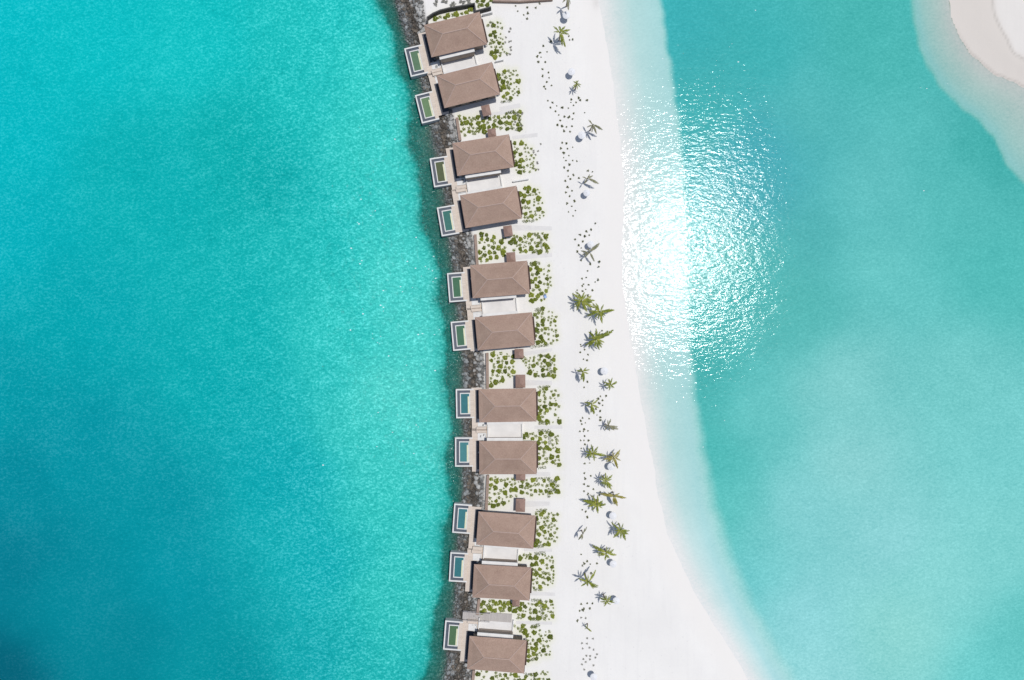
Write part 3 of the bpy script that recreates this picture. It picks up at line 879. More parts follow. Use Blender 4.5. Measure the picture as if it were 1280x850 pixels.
# ------------------------------------------------------------------ entrance gates
GATES = [(607.7,138,10.5,13,-13,'below the second villa from the top'), (614.8,166,10,10,-8.6,'above the third villa from the top'), (635,288.7,10.5,13,-8.6,'below the fourth villa from the top'),
         (638.7,321.5,11,12,-4.2,'above the fifth villa from the top'), (648.9,442,11,11.5,-2,'below the sixth villa from the top'), (650.6,476.5,12,16,-.5,'above the seventh villa from the top'),
         (650.9,595.5,11.5,10,0,'below the eighth villa from the top'), (650.6,631.7,11.5,16,2,'above the ninth villa from the top'), (645,753,9,10,3,'below the tenth villa from the top')]
for x, y, w, h, ang, where in GATES:
    root = empty('entrance_gate', P(x, y, G + 2.3), R(-ang), 'small brown roofed entrance gate ' + where, 'gate', 'small roofed entrance gates')
    root.location.z = G
    a, b_ = w * S / 2, h * S / 2
    vs = [(-a, -b_, 2.2), (a, -b_, 2.2), (a, b_, 2.2), (-a, b_, 2.2), (-a, -b_, 2.32), (a, -b_, 2.32), (a, b_, 2.32), (-a, b_, 2.32), (-.1, -b_ * .35, 2.85), (.1, -b_ * .35, 2.85), (.1, b_ * .35, 2.85), (-.1, b_ * .35, 2.85)]
    fs = [(3, 2, 1, 0)] + [q for k in range(4) for q in ((k, (k + 1) % 4, 4 + (k + 1) % 4, 4 + k), (4 + k, 4 + (k + 1) % 4, 8 + (k + 1) % 4, 8 + k))] + [(8, 9, 10, 11)]
    MB().add(vs, fs).build('roof', M['gate_roof'], root)
    for sx in (-1, 1):
        for sy in (-1, 1):
            MB().box(sx * (a - .25) - .06, sx * (a - .25) + .06, sy * (b_ - .25) - .06, sy * (b_ - .25) + .06, -.1, 2.197).build('post', M['timber'], root)
    MB().box(-.04, .04, -b_ + .35, b_ - .35, .05, 1.9).build('gate_leaf', M['timber'], root)

# ------------------------------------------------------------------ garden walls, fences, boardwalk, paths
def px_wall(name, pts, w, z0, z1, mat, label, cat, capmat=None, capw=0.0):
    q = [P(x, y, z1) for x, y in pts]
    c = q[0]
    root = empty(name, (c.x, c.y, z0), 0, label, cat)
    loc = [p - Vector((c.x, c.y, 0)) for p in q]
    MB().wall(loc, w, -.4, z1 - z0).build('wall_body', mat, root)
    if capmat:
        MB().wall(loc, w + capw, z1 - z0 + .003, z1 - z0 + .09).build('coping', capmat, root)
    return root
for pts, where in [([(571, 147), (575, 174)], 'second and third'), ([(594, 293), (596.5, 329)], 'fourth and fifth'), ([(609, 441), (609.5, 484)], 'sixth and seventh'),
                   ([(610, 594), (608, 636)], 'eighth and ninth'), ([(599, 749), (597, 767)], 'tenth and eleventh')]:
    px_wall('garden_wall', pts, .45, G - .6, G + .75, M['darkwall'], 'low brown garden wall above the rocks between the %s villas' % where, 'wall', M['brown'], .25)
px_wall('garden_wall', [(592.5, 838), (590, 862)], .45, G - .6, G + .75, M['darkwall'], 'low brown garden wall above the rocks, below the lowest villa', 'wall', M['brown'], .25)
px_wall('garden_fence', [(533.5, 29), (533.8, 21.5), (541, 16.5), (550, 12.5), (562, 9.5), (577, 7), (593, 4), (594.5, 13.5), (613, 8.5)], .3, G, G + 1.7, M['darkwall'], 'dark stepped garden fence curving above the topmost villa', 'fence')
px_wall('garden_wall', [(603, 17.5), (614.5, 14.8)], .35, G, G + 1.1, M['white'], 'short white wall stub beside the upper right corner of the topmost villa', 'wall')
px_wall('garden_wall', [(616, 0.5), (650, 1.2), (690, -1.5)], .4, G, G + .9, M['brown'], 'brown wall crossing the sand at the top edge', 'wall')
for (x0, y0), (x1, y1), where in [((619, 76.3), (628.5, 74.2), 'first and second'), ((641, 226.5), (660, 223.5), 'third and fourth')]:
    px_wall('garden_wall', [(x0, y0), (x1, y1)], .3, G, G + .9, M['white'], 'short white wall on the sand at the beach end between the %s villas' % where, 'wall')

# boardwalk above the lowest villa
c = P(609, 771, G + .3); root = empty('boardwalk', (c.x, c.y, G), R(-4), 'grey weathered timber boardwalk above the lowest villa', 'boardwalk')
MB().box(-6.1, 6.1, -1.05, 1.05, .06, .2).build('deck_boards', M['boardwalk'], root)
for x in (-5.8, -2.0, 1.9, 5.7):
    MB().box(x, x + .18, -1.0, 1.0, -.9, .057).build('joist', M['timber'], root)
for yy in (-1.0, 1.0):
    r_ = MB()
    for x in np.linspace(-6.0, 0.5, 7): r_.box(x, x + .09, yy - .04, yy + .04, .203, 1.0)
    r_.box(-6.05, .65, yy - .06, yy + .06, 1.003, 1.08)
    r_.build('handrail', M['boardwalk'], root)

def sheet(name, px_pts, z, mat, label=None):
    mb = MB(); q = [P(x, y, z) for x, y in px_pts]
    mb.add(q, [tuple(range(len(q)))])
    return mb
PATHS = [[(606,142),(640,137),(641,141),(607,146)], [(640,170),(672,166),(672,171),(641,174)], [(640,281),(690,283),(690,288),(640,288)], [(645,319),(690,316),(690,321),(645,325)],
         [(655,440),(690,435),(690,439),(655,445)], [(657,475),(690,476),(690,481),(657,482)], [(668,532),(703,531.5),(703,536),(668,536)], [(656,590),(688,590),(688,595),(656,596)],
         [(656,626),(687,627),(687,632),(656,634)], [(655,684),(690,686),(690,690),(655,689)], [(654,738),(694,741),(694,745),(654,744)], [(645,776),(690,777),(690,781),(645,780)], [(624,134),(650,129),(651,134),(625,139)]]
for q in PATHS:
    mb = sheet('path', q, G + .012, M['path']); o = mb.build('path', M['path']); o.rotation_euler = (0, 0, 0)
    if o.data.polygons[0].normal.z < 0: o.data.flip_normals()
    tag(o, kind='structure')

# ------------------------------------------------------------------ foliage meshes
def leafball(seed, n, leaf, flat=0.75, lob=0.3, spread=1.0, long=1.6):
    """unit-radius bush: leaf quads through the volume with an uneven outline"""
    r = random.Random(seed); mb = MB()
    ph = [(r.uniform(0, 6.28), r.uniform(.5, 1)) for _ in range(4)]
    for _ in range(n):
        a = r.uniform(0, 2 * PI); e = math.asin(r.uniform(0.02, 1)); rr = r.uniform(.45, 1) ** .5
        out = 1 + lob * sum(math.sin((k + 2) * a + p) * w for k, (p, w) in enumerate(ph)) / 2.2
        x, y, z = math.cos(a) * math.cos(e) * rr * out, math.sin(a) * math.cos(e) * rr * out, math.sin(e) * rr * flat
        d = Vector((math.cos(a) * r.uniform(.4, 1), math.sin(a) * r.uniform(.4, 1), r.uniform(-.4, .7))).normalized()
        s_ = d.cross(Vector((r.uniform(-.5, .5), r.uniform(-.5, .5), 1))).normalized()
        l, w = leaf * r.uniform(.7, 1.3), leaf / long * r.uniform(.7, 1.2)
        p = Vector((x, y, z)) * spread
        mb.add([p - d * l * .5, p + s_ * w * .5, p + d * l * .5, p - s_ * w * .5], [(0, 1, 2, 3)])
    return mb
SHRUB = []
for i in range(8):
    me = leafball(100 + i, 300, .34, lob=.28).mesh('shrub'); me.materials.append(M['shrub'] if i % 3 else M['shrub_dark']); SHRUB.append(me)
TUFT = []
for i in range(6):
    r = random.Random(300 + i); mb = MB()
    for k in range(26):
        a = r.uniform(0, 6.28); l = r.uniform(.6, 1.15); up = r.uniform(.3, 1.1)
        d = Vector((math.cos(a), math.sin(a), 0)); s_ = Vector((-d.y, d.x, 0)) * .13
        b0 = d * r.uniform(0, .35)
        mb.add([b0 - s_, b0 + s_, b0 + d * l * .55 + Vector((0, 0, up * .8)) + s_ * 1.2, b0 + d * l * .55 + Vector((0, 0, up * .8)) - s_ * 1.2], [(0, 1, 2, 3)])
        mb.add([b0 + d * l * .55 + Vector((0, 0, up * .8)) - s_ * 1.2, b0 + d * l * .55 + Vector((0, 0, up * .8)) + s_ * 1.2, b0 + d * l + Vector((0, 0, up * .6))], [(0, 1, 2)])
    me = mb.mesh('beach_tuft'); me.materials.append(M['tuft']); TUFT.append(me)
DRY = []
for me in TUFT[:3]:
    me = me.copy(); me.materials.clear(); me.materials.append(M['dry']); DRY.append(me)

# garden beds: quads in pixels, with how many large and small shrubs, and where they are
BEDS = [  # (polygon, n_big, n_small, phrase)
 ([(573,145),(612,147),(614,163),(578,172)], 26, 6, 'in the garden between the second and third villas'),
 ([(614,146),(651,138),(652,163),(617,161)], 20, 10, 'on the beach side of the garden between the second and third villas'),
 ([(597,292),(632,296),(633,318),(600,328)], 24, 6, 'in the garden between the fourth and fifth villas'),
 ([(633,294),(684,291),(685,316),(640,316)], 28, 14, 'on the beach side of the garden between the fourth and fifth villas'),
 ([(613,441),(642,443),(642,470),(613,483)], 24, 14, 'in the garden between the sixth and seventh villas'),
 ([(652,446),(694,444),(695,470),(660,472)], 24, 14, 'on the beach side of the garden between the sixth and seventh villas'),
 ([(612,594),(641,598),(640,630),(611,635)], 22, 10, 'in the garden between the eighth and ninth villas'),
 ([(642,600),(698,598),(698,618),(645,620)], 24, 12, 'on the beach side of the garden between the eighth and ninth villas'),
 ([(601,750),(636,753),(638,763),(601,766)], 20, 4, 'in the garden between the tenth and lowest villas'),
 ([(640,756),(692,750),(692,774),(648,773)], 26, 14, 'on the beach side of the garden between the tenth and lowest villas'),
 ([(596,838),(660,844),(660,852),(595,852)], 16, 4, 'in the garden below the lowest villa'),
 ([(662,842),(686,838),(686,852),(662,852)], 6, 6, 'on the beach side below the lowest villa'),
 ([(540,22),(592,10),(590,15),(545,25)], 9, 0, 'in the narrow bed above the topmost villa'),
 ([(596,0),(614,0),(613,7),(597,9)], 6, 2, 'behind the fence at the top edge'),
 ([(609,30),(618,28),(628,70),(616,76)], 14, 4, 'beside the beach front of the topmost villa'),
 ([(620,28),(626,28),(634,68),(628,72)], 0, 14, 'beside the beach front of the topmost villa'),
 ([(621,88),(632,86),(640,124),(628,126)], 12, 4, 'beside the beach front of the second villa'),
 ([(634,88),(646,88),(652,118),(642,124)], 3, 16, 'beside the beach front of the second villa'),
 ([(641,178),(652,178),(656,214),(645,220)], 13, 3, 'beside the beach front of the third villa'),
 ([(654,180),(664,178),(672,212),(660,218)], 0, 20, 'beside the beach front of the third villa'),
 ([(650,236),(662,234),(668,276),(655,277)], 15, 3, 'beside the beach front of the fourth villa'),
 ([(664,232),(674,236),(682,272),(670,276)], 4, 15, 'beside the beach front of the fourth villa'),
 ([(662,330),(675,329),(678,376),(664,376)], 18, 3, 'beside the beach front of the fifth villa'),
 ([(677,330),(687,332),(689,358),(680,376)], 4, 12, 'beside the beach front of the fifth villa'),
 ([(668,386),(681,385),(684,430),(670,432)], 19, 3, 'beside the beach front of the sixth villa'),
 ([(684,386),(695,388),(697,426),(686,432)], 4, 20, 'beside the beach front of the sixth villa'),
 ([(672,486),(684,485),(685,528),(673,529)], 17, 3, 'beside the beach front of the seventh villa'),
 ([(687,486),(698,488),(700,528),(688,528)], 8, 8, 'beside the beach front of the seventh villa'),
 ([(672,540),(684,540),(684,582),(673,582)], 16, 3, 'beside the beach front of the eighth villa'),
 ([(687,540),(699,542),(700,582),(688,584)], 8, 10, 'beside the beach front of the eighth villa'),
 ([(653,542),(670,542),(670,550),(654,549)], 6, 2, 'beside the courtyard of the eighth villa'),
 ([(669,640),(682,638),(683,682),(668,681)], 18, 4, 'beside the beach front of the ninth villa'),
 ([(684,640),(697,641),(697,676),(684,681)], 10, 14, 'beside the beach front of the ninth villa'),
 ([(665,694),(679,692),(680,735),(666,736)], 17, 4, 'beside the beach front of the tenth villa'),
 ([(681,692),(693,696),(693,728),(681,734)], 4, 20, 'beside the beach front of the tenth villa'),
 ([(646,694),(664,692),(664,698),(646,699)], 5, 1, 'beside the courtyard of the tenth villa'),
 ([(655,786),(670,782),(672,824),(659,826)], 18, 4, 'beside the beach front of the lowest villa'),
 ([(673,786),(688,788),(688,818),(674,822)], 6, 16, 'beside the beach front of the lowest villa'),
 ([(642,780),(656,782),(656,792),(643,786)], 5, 1, 'beside the courtyard of the lowest villa'),
]
shr = []
for poly, nb, ns, where in BEDS:
    pts = []
    def sample():
        u, v = random.random(), random.random()
        (ax, ay), (bx, by), (cx, cy), (dx, dy) = poly
        return ((ax * (1 - u) + bx * u) * (1 - v) + (dx * (1 - u) + cx * u) * v, (ay * (1 - u) + by * u) * (1 - v) + (dy * (1 - u) + cy * u) * v)
    for k in range(nb + ns):
        rad = 1.9 + 1.7 * random.random() ** 1.5 if k < nb else random.uniform(1.0, 1.9)
        best, bd = None, -9
        for _ in range(14):
            x, y = sample()
            d = min([math.hypot(x - a, y - b_) - r_ for a, b_, r_ in pts] or [99]) - rad
            if d > bd: best, bd = (x, y), d
            if d > .2: break
        pts.append((*best, rad))
    shr += [(x, y, r_, where) for x, y, r_ in pts]
bedv = np.zeros_like(ground_px)
near = np.where((ground_px > 525) & (ground_px < 715) & (ground_py > -20) & (ground_py < 870))[0]
for x, y, r_, _ in shr:
    d2 = (ground_px[near] - x) ** 2 + (ground_py[near] - y) ** 2
    bedv[near] = np.maximum(bedv[near], np.exp(-d2 / (2 * (r_ + 1.2) ** 2)))
attr(ground_me, 'bed', bedv)
order = sorted(range(len(shr)), key=lambda i: -shr[i][2])
indiv = set(order[:300])
st = MB()
for i, (x, y, rad, where) in enumerate(shr):
    p = P(x, y, G); sc = rad * S
    if i in indiv:
        o = link('shrub', random.choice(SHRUB)); o.location = p - Vector((0, 0, .03)); o.rotation_euler = (0, 0, random.uniform(0, 6.28))
        o.scale = (sc, sc, sc * random.uniform(.8, 1.1))
        tag(o, 'rounded green shrub ' + where, 'shrub', 'shrubs ' + where)
    else:
        src = leafball(2000 + i, 60, .5, lob=.4)
        mt = Matrix.Translation(p - Vector((0, 0, .03))) @ Matrix.Scale(sc, 4)
        st.add([mt @ Vector(v) for v in src.v], src.f)
tag(st.build('small_garden_plants', M['shrub_dark']), 'small low green plants scattered through the garden beds', 'plants', kind='stuff')

# low clipped grassy hedges edging the beds
HEDGES = [([(636,160),(651,163)], 3.2, 'under the garden between the second and third villas'), ([(632,142),(643,139),(648,145),(651,160)], 3.4, 'rounding the garden between the second and third villas'),
 ([(653,277),(668,276)], 3.4, 'below the fourth villa bed'), ([(640,226),(640,227)], 0.1, ''), ([(662,329),(675,328)], 3.2, 'above the fifth villa bed'), ([(660,293),(670,292),(676,297),(677,315),(664,316)], 2.6, 'rounding the garden between the fourth and fifth villas'),
 ([(663,434),(686,431)], 3.2, 'below the sixth villa bed'), ([(668,388),(680,385)], 4.5, 'above the sixth villa bed'), ([(672,444),(686,445),(689,450),(688,466),(684,470),(667,470)], 2.8, 'rounding the garden between the sixth and seventh villas'),
 ([(672,484),(688,483)], 3.2, 'above the seventh villa bed'), ([(673,529),(688,528)], 4.4, 'below the seventh villa bed'), ([(672,538.5),(687,538),(687.5,556)], 4.0, 'above the eighth villa bed'), ([(673,585),(683,584)], 2.6, 'below the eighth villa bed'),
 ([(669,598),(688,597)], 2.6, 'above the garden between the eighth and ninth villas'), ([(686,601),(694,601),(694,612),(686,613),(686,622)], 4.0, 'rounding the garden between the eighth and ninth villas'),
 ([(670,638),(684,637)], 3.6, 'above the ninth villa bed'), ([(670,683),(680,682)], 4.0, 'below the ninth villa bed'), ([(668,692),(682,691)], 4.4, 'above the tenth villa bed'), ([(667,737),(678,736)], 4.0, 'below the tenth villa bed'),
 ([(664,750),(677,750),(678,770),(674,774),(663,774)], 3.6, 'rounding the garden between the tenth and lowest villas'), ([(665,783),(675,781)], 4.4, 'above the lowest villa bed'), ([(660,825),(671,823)], 3.6, 'below the lowest villa bed'),
 ([(655,842),(668,842),(668,852)], 2.4, 'in the garden below the lowest villa'), ([(611,29),(614,27.5),(617,30)], 2.6, 'above the topmost villa bed'), ([(626,128),(640,126)], 3.4, 'below the second villa bed')]
for k, (pts, w, where) in enumerate(HEDGES):
    if not where: continue
    q = [P(x, y, G) for x, y in pts]
    c = q[0].copy(); r = random.Random(900 + k); mb = MB()
    for a, b_ in zip(q[:-1], q[1:]):
        d = b_ - a; n = int(d.length * w * S * 44) + 10
        nn = Vector((-d.y, d.x, 0)).normalized() * w * S / 2
        for _ in range(n):
            p = a + d * r.random() + nn * r.uniform(-1, 1) + Vector((0, 0, r.uniform(.03, .45))) - c
            dd = Vector((r.gauss(0, 1), r.gauss(0, 1), r.gauss(.2, .5))).normalized(); s_ = dd.cross(Vector((r.gauss(0, .4), r.gauss(0, .4), 1))).normalized()
            l, ww = r.uniform(.14, .3), r.uniform(.08, .14)
            mb.add([p - dd * l * .5, p + s_ * ww * .5, p + dd * l * .5, p - s_ * ww * .5], [(0, 1, 2, 3)])
    o = mb.build('low_hedge', M['hedge']); o.location = c
    tag(o, 'low grey green hedge strip ' + where, 'hedge', 'low hedge strips edging the beds')

# ------------------------------------------------------------------ small plants on the open sand
def zpts(ox, oy, k, pts): return [(ox + x * k, oy + y * k) for x, y in pts]
K1, K2 = .18824, .1412
tufts = []
tufts += [(p, 'left of the topmost palms') for p in zpts(650, 0, K1, [(155,305),(133,350),(115,375),(140,380),(122,412),(168,412),(150,460),(190,482),(150,505),(193,517),(178,545),(160,575),(210,568),(168,590)])]
tufts += [(p, 'below the small dark topmost round palm') for p in zpts(650, 0, K1, [(185,668),(217,682),(243,703),(203,715),(237,740),(257,765),(280,715),(338,680),(390,650),(400,665),(372,680),(355,700),(322,718),(357,752),(430,748),(445,665),(340,660),(295,775),(325,778),(350,790),(268,800),(250,830),(280,838),(310,842),(345,838)])]
tufts += [(p, 'on the sand under the wall at the top edge') for p in zpts(650, 0, K1, [(50,15),(75,12),(48,50),(25,100),(52,88),(48,125),(105,52),(130,25),(150,5),(-30,40),(-15,75)])]
tufts += [(p, 'close around the topmost tall palm') for p in zpts(650, 0, K1, [(205,275),(325,240),(330,265),(350,262),(180,345)])]
tufts += [(p, 'in the column left of the third and fourth parasols') for p in zpts(670, 140, K2, [(190,118),(228,125),(270,132),(318,128),(248,168),(302,175),(232,272),(270,280),(220,322),(325,312),(278,325),(245,362),(292,385),(265,430),(245,405),(325,430),(362,435),(297,465),(250,492),(283,520),(332,558),(285,570),(305,595),(260,610),(380,585),(460,520),(500,530),(280,665),(318,697),(265,712),(298,745),(275,810),(340,788),(315,835)])]
tufts += [(p, 'around the fifth parasol from the top') for p in zpts(670, 260, K2, [(288,35),(350,22),(328,70),(525,135),(488,190),(447,207),(390,237),(432,250),(472,240),(345,278),(415,295),(380,330),(400,355),(365,385),(400,465),(480,495),(555,520),(560,475),(458,558),(445,615),(408,625),(420,675),(410,690),(468,680),(550,635),(525,655),(365,728),(412,735),(440,720),(500,728),(460,775)])]
tufts += [(p, 'beside the widest full palm in the middle') for p in zpts(670, 360, K2, [(585,378),(635,385),(680,375),(395,500),(400,515),(390,570),(430,545),(460,590),(420,630),(452,640)])]
tufts += [(p, 'between the palms right of the seventh and eighth villas') for p in zpts(670, 470, K2, [(425,100),(455,50),(570,180),(620,175),(550,200),(590,215),(560,240),(590,260),(530,290),(568,310),(540,345),(570,365),(570,390),(412,370),(470,378),(395,395),(437,415),(405,425),(425,470),(388,490),(420,490),(460,485),(430,530),(465,570),(395,570),(425,570),(435,605),(400,640),(430,775),(475,770)])]
tufts += [(p, 'between the palms right of the garden above the ninth villa') for p in zpts(670, 580, K2, [(428,80),(485,105),(435,128),(425,178),(462,195),(508,222),(425,240),(460,265),(480,275),(568,245),(560,275),(495,285),(455,470),(410,405),(440,420)])]
tufts += [(p, 'right of the tenth villa') for p in zpts(670, 690, K1, [(300,15),(340,60),(308,90),(360,80),(405,75),(365,140),(320,75)])]
tufts += [(p, 'beside the lowest full palm') for p in zpts(670, 690, K1, [(300,345),(340,340),(375,340),(290,390),(310,385),(358,375),(318,375),(275,455)])]
faint = zpts(670, 690, K1, [(300,435),(330,438),(340,572),(378,575),(305,605),(338,608),(310,640),(355,635),(382,648),(335,688),(405,678),(315,710),(358,712),(330,730),(382,752),(305,745),(320,780),(360,690),(395,700)])
faint += [(640 + random.uniform(-12, 4), random.uniform(35, 70)) for _ in range(14)] + [(random.uniform(640, 655), random.uniform(140, 165)) for _ in range(12)] + [(random.uniform(666, 676), random.uniform(180, 218)) for _ in range(10)]
for (x, y), where in tufts:
    o = link('beach_tuft', random.choice(TUFT)); o.location = P(x, y, G); o.rotation_euler = (0, 0, random.uniform(0, 6.28))
    s_ = random.uniform(.17, .33); o.scale = (s_ * random.uniform(.7, 1.3), s_, s_ * .8)
    tag(o, 'small sand plant ' + where, 'beach plant', 'small plants ' + where)
for i, (x, y) in enumerate(faint):
    o = link('dry_tuft', random.choice(DRY)); o.location = P(x, y, G); o.rotation_euler = (0, 0, random.uniform(0, 6.28)); o.scale = (.26, .26, .18)
    w = 'near the bottom edge' if y > 700 else 'beside the beach beds of the upper villas'
    tag(o, 'faint dry grey tuft on the sand ' + w, 'beach plant', 'faint dry tufts ' + w)

# ------------------------------------------------------------------ palms
def frond_mesh(seed, droop, mat, width=.21):
    """unit-length frond along +x from the crown"""
    r = random.Random(seed); mb = MB()
    def rach(t): return Vector((t * (1 - .12 * droop * t), .05 * math.sin(t * 2.5 + seed), .28 * t - (.28 + droop * .55) * t * t))
    mb.tube([rach(t) for t in (0, .25, .5, .75, 1)], [.022, .018, .014, .009, .004], 5)
    n = 30
    for i in range(n):
        t = .1 + .9 * i / (n - 1)
        p = rach(t); tg = (rach(min(1, t + .02)) - rach(t - .02)).normalized()
        side = tg.cross(Vector((0, 0, 1))).normalized(); up = side.cross(tg)
        ln = width * (math.sin(PI * min(1, .18 + t * .80)) ** .7) * r.uniform(.75, 1.1)
        for sg in (-1, 1):
            if r.random() < .08: continue
            d = (side * sg * .62 + tg * .85 + up * r.uniform(-.35, .12)).normalized()
            w = tg * .021
            mid = p + d * ln * .55; tip = p + d * ln + Vector((0, 0, -ln * r.uniform(.15, .45)))
            mb.add([p - w, p + w, mid + w * 1.1, mid - w * 1.1, tip], [(0, 1, 2, 3), (3, 2, 4)])
    me = mb.mesh('frond'); me.materials.append(mat)
    return me
FROND = {k: [frond_mesh(40 + i * 3, .35 + .3 * i, M[k]) for i in range(4)] for k in ('frond', 'frond_y', 'frond_g')}
# crown pixel, frond length in px, palm height m, kind, fronds (None = even rosette of n, else list of (angle deg, length px)), label
def ros(n, L_, seed):
    r = random.Random(seed); a0 = r.uniform(0, 360)
    return [(a0 + 360 * k / n + r.uniform(-16, 16), L_ * r.uniform(.65, 1.1)) for k in range(n)]
PALMS = [
 (699.9,40.5,5.0,'frond',[(92,14),(135,12),(20,14),(55,11),(-65,18),(-78,15),(165,9),(-10,12)],'tall green palm just below the topmost parasol'),
 (709.5,-4,5.0,'frond_g',[(-88,15),(-92,12),(150,9),(30,9),(-60,9),(-130,9)],'palm cut off by the top edge'),
 (720.6,104.5,3.4,'frond',ros(9,7,3),'small compact round palm below the second parasol'),
 (741,156,4.2,'frond_g',[(-68,12),(-60,11),(-20,14),(130,9),(200,8),(-95,9)],'sparse thin palm beside the third parasol'),
 (734.2,223.3,3.6,'frond_g',[(-17,16),(30,10),(60,8),(235,8),(160,7)],'sparse thin brownish palm just above the fourth parasol'),
 (736.4,315.8,3.4,'frond_g',[(-52,14),(40,22),(200,10),(170,11),(-130,9),(95,8)],'sparse thin palm just below the fifth parasol'),
 (726.5,376.2,4.2,'frond',ros(13,17,7)+[(-32,20)],'upper left palm of the overlapping pair beside the sixth villa'),
 (749.8,389.6,4.6,'frond',[(5,20),(8,17),(-75,15),(-100,10),(195,18),(180,14),(135,15),(115,12),(60,11),(-30,10),(-50,9),(230,10)],'lower right palm of the overlapping pair beside the sixth villa'),
 (744.8,424.2,4.2,'frond',ros(15,15,9)+[(28,25),(24,18),(18,12),(130,14)],'widest full palm, with one long frond to the right'),
 (727.9,464.5,4.4,'frond',[(-80,14),(-95,12),(-65,13),(20,11),(45,9),(110,7),(165,8),(-20,9)],'small palm left of the sixth parasol'),
 (763.2,480.6,4.2,'frond',ros(11,10,11),'small bright palm just below the sixth parasol'),
 (739.2,504.6,4.2,'frond',[(-80,15),(-75,14),(-88,13),(20,12),(-35,12),(165,10),(60,7),(210,10)],'palm with drooping fronds right of the seventh villa'),
 (760.4,532,3.6,'frond_g',[(-20,16),(-14,13),(-35,10),(70,9),(100,7),(180,7),(235,9),(-80,8)],'thin palm leaning right beside the courtyard of the seventh villa'),
 (740.6,566.7,4.0,'frond',ros(12,12,14)+[(-8,17)],'dark green palm right of the eighth villa'),
 (767.4,572.4,4.0,'frond_y',[(-70,16),(-65,14),(-15,11),(55,13),(165,12),(190,13),(210,11),(100,8),(20,11),(-110,7)],'yellowish palm just above the seventh parasol'),
 (757.5,601.2,4.6,'frond',ros(11,11,16)+[(-55,14)],'palm right of the eighth villa garden with a blue grey shadow'),
 (767.4,620.2,4.0,'frond_y',[(-5,16),(170,17),(175,14),(-75,16),(-65,14),(-92,14),(150,9),(30,9)],'yellow green palm just above the eighth parasol'),
 (746.2,630.1,3.6,'frond',ros(13,13,18)+[(170,18),(165,15),(-15,14)],'bushy dark palm right of the ninth villa gate'),
 (775.9,661.9,4.6,'frond',[(-15,14),(-50,15),(-60,16),(-90,13),(-115,14),(-130,15),(155,14),(110,9),(60,8),(-30,12),(200,9)],'palm just below the eighth parasol, farthest right'),
 (728.6,666.8,3.8,'frond_g',[(52,10),(235,11),(240,9),(60,7),(-100,9)],'thin sparse palm standing alone right of the ninth villa'),
 (757.5,691.5,4.2,'frond',[(155,20),(150,15),(15,13),(-10,16),(-75,10),(-95,10),(-60,9),(70,8),(185,12),(210,12),(40,9)],'palm just above the ninth parasol'),
 (735,726.7,5.2,'frond',[(-42,19),(-38,16),(-46,15),(45,17),(130,10),(170,12),(220,11),(260,9),(90,8)],'palm with one long frond pointing down right beside the tenth villa'),
 (758.5,751.2,4.6,'frond',ros(11,10,23),'lowest full palm, beside the tenth parasol'),
 (734,785,2.4,'frond',[(-42,9),(-38,8),(-48,7),(130,5),(90,4),(200,4)],'tiny palm right of the lowest courtyard, below the others'),
]
for i, (x, y, h, kind, fr_, label) in enumerate(PALMS):
    h *= .97
    top = P(x, y, G + h); r = random.Random(500 + i)
    base = Vector((top.x + r.uniform(-.3, .3), top.y + r.uniform(-.3, .3), G))
    root = empty('coconut_palm', base, 0, label, 'palm tree', 'palms on the beach')
    t = top - base
    pts = [Vector((0, 0, -.3)), Vector((t.x * .15, t.y * .15, h * .3)), Vector((t.x * .5, t.y * .5, h * .65)), t]
    MB().tube(pts, [.2, .14, .115, .10], 8).build('trunk', M['trunk'], root, True)
    cr = MB()
    for k in range(5):
        a = k * 1.26 + i; cr.tube([t + Vector((0, 0, -.25)), t + Vector((math.cos(a) * .12, math.sin(a) * .12, .1)), t + Vector((math.cos(a) * .2, math.sin(a) * .2, .45))], [.07, .06, .01], 5)
    cr.build('crown_shaft', M[kind], root)
    for ang, ln in fr_:
        o = link('frond', FROND[kind][r.randrange(4)], root)
        o.location = t; s_ = ln * S
        o.scale = (s_, s_ * r.uniform(.9, 1.1), s_ * r.uniform(.7, 1.1)); o.rotation_euler = (r.uniform(-.25, .25), 0, R(ang))

# ------------------------------------------------------------------ parasols
def make_parasol():
    root = empty('beach_parasol', (0, 0, 0), 0, 'x', 'parasol', 'white parasols on the beach')
    n = 8; mb = MB(); rings = [(.0, 2.35), (.35, 2.29), (.7, 2.2), (1.0, 2.08)]
    vs, fs = [(0, 0, 2.37)], []
    for rr, z in rings[1:]:
        for k in range(24):
            a = 2 * PI * k / 24; sag = .04 * abs(math.sin(a * n / 2)) * rr
            vs.append((rr * math.cos(a), rr * math.sin(a), z - sag + .02 * 0))
    for k in range(24): fs.append((0, 1 + k, 1 + (k + 1) % 24))
    for j in range(2):
        for k in range(24):
            a, b_ = 1 + j * 24 + k, 1 + j * 24 + (k + 1) % 24
            fs.append((a, a + 24, b_ + 24, b_))
    mb.add(vs, fs)
    # hanging valance
    m0 = len(vs); va = [(x, y, z - .14) for x, y, z in vs[-24:]]
    mb2 = MB().add(vs[-24:] + va, [(k, 24 + k, 24 + (k + 1) % 24, (k + 1) % 24) for k in range(24)])
    cn = mb.build('canopy', M['canvas'], root)
    mb2.build('valance', M['canvas'], cn)
    MB().tube([(0, 0, -.4), (0, 0, 2.5)], .035, 8).build('pole', M['pole'], root)
    for k in range(8):
        a = 2 * PI * k / 8
        MB().tube([(.05 * math.cos(a), .05 * math.sin(a), 2.28), (.95 * math.cos(a), .95 * math.sin(a), 2.02)], .014, 4).build('rib', M['pole'], root)
    MB().tube([(0, 0, -.02), (0, 0, .08), (0, 0, .1)], [.3, .3, .05], 12).build('base', M['white'], root)
    return root
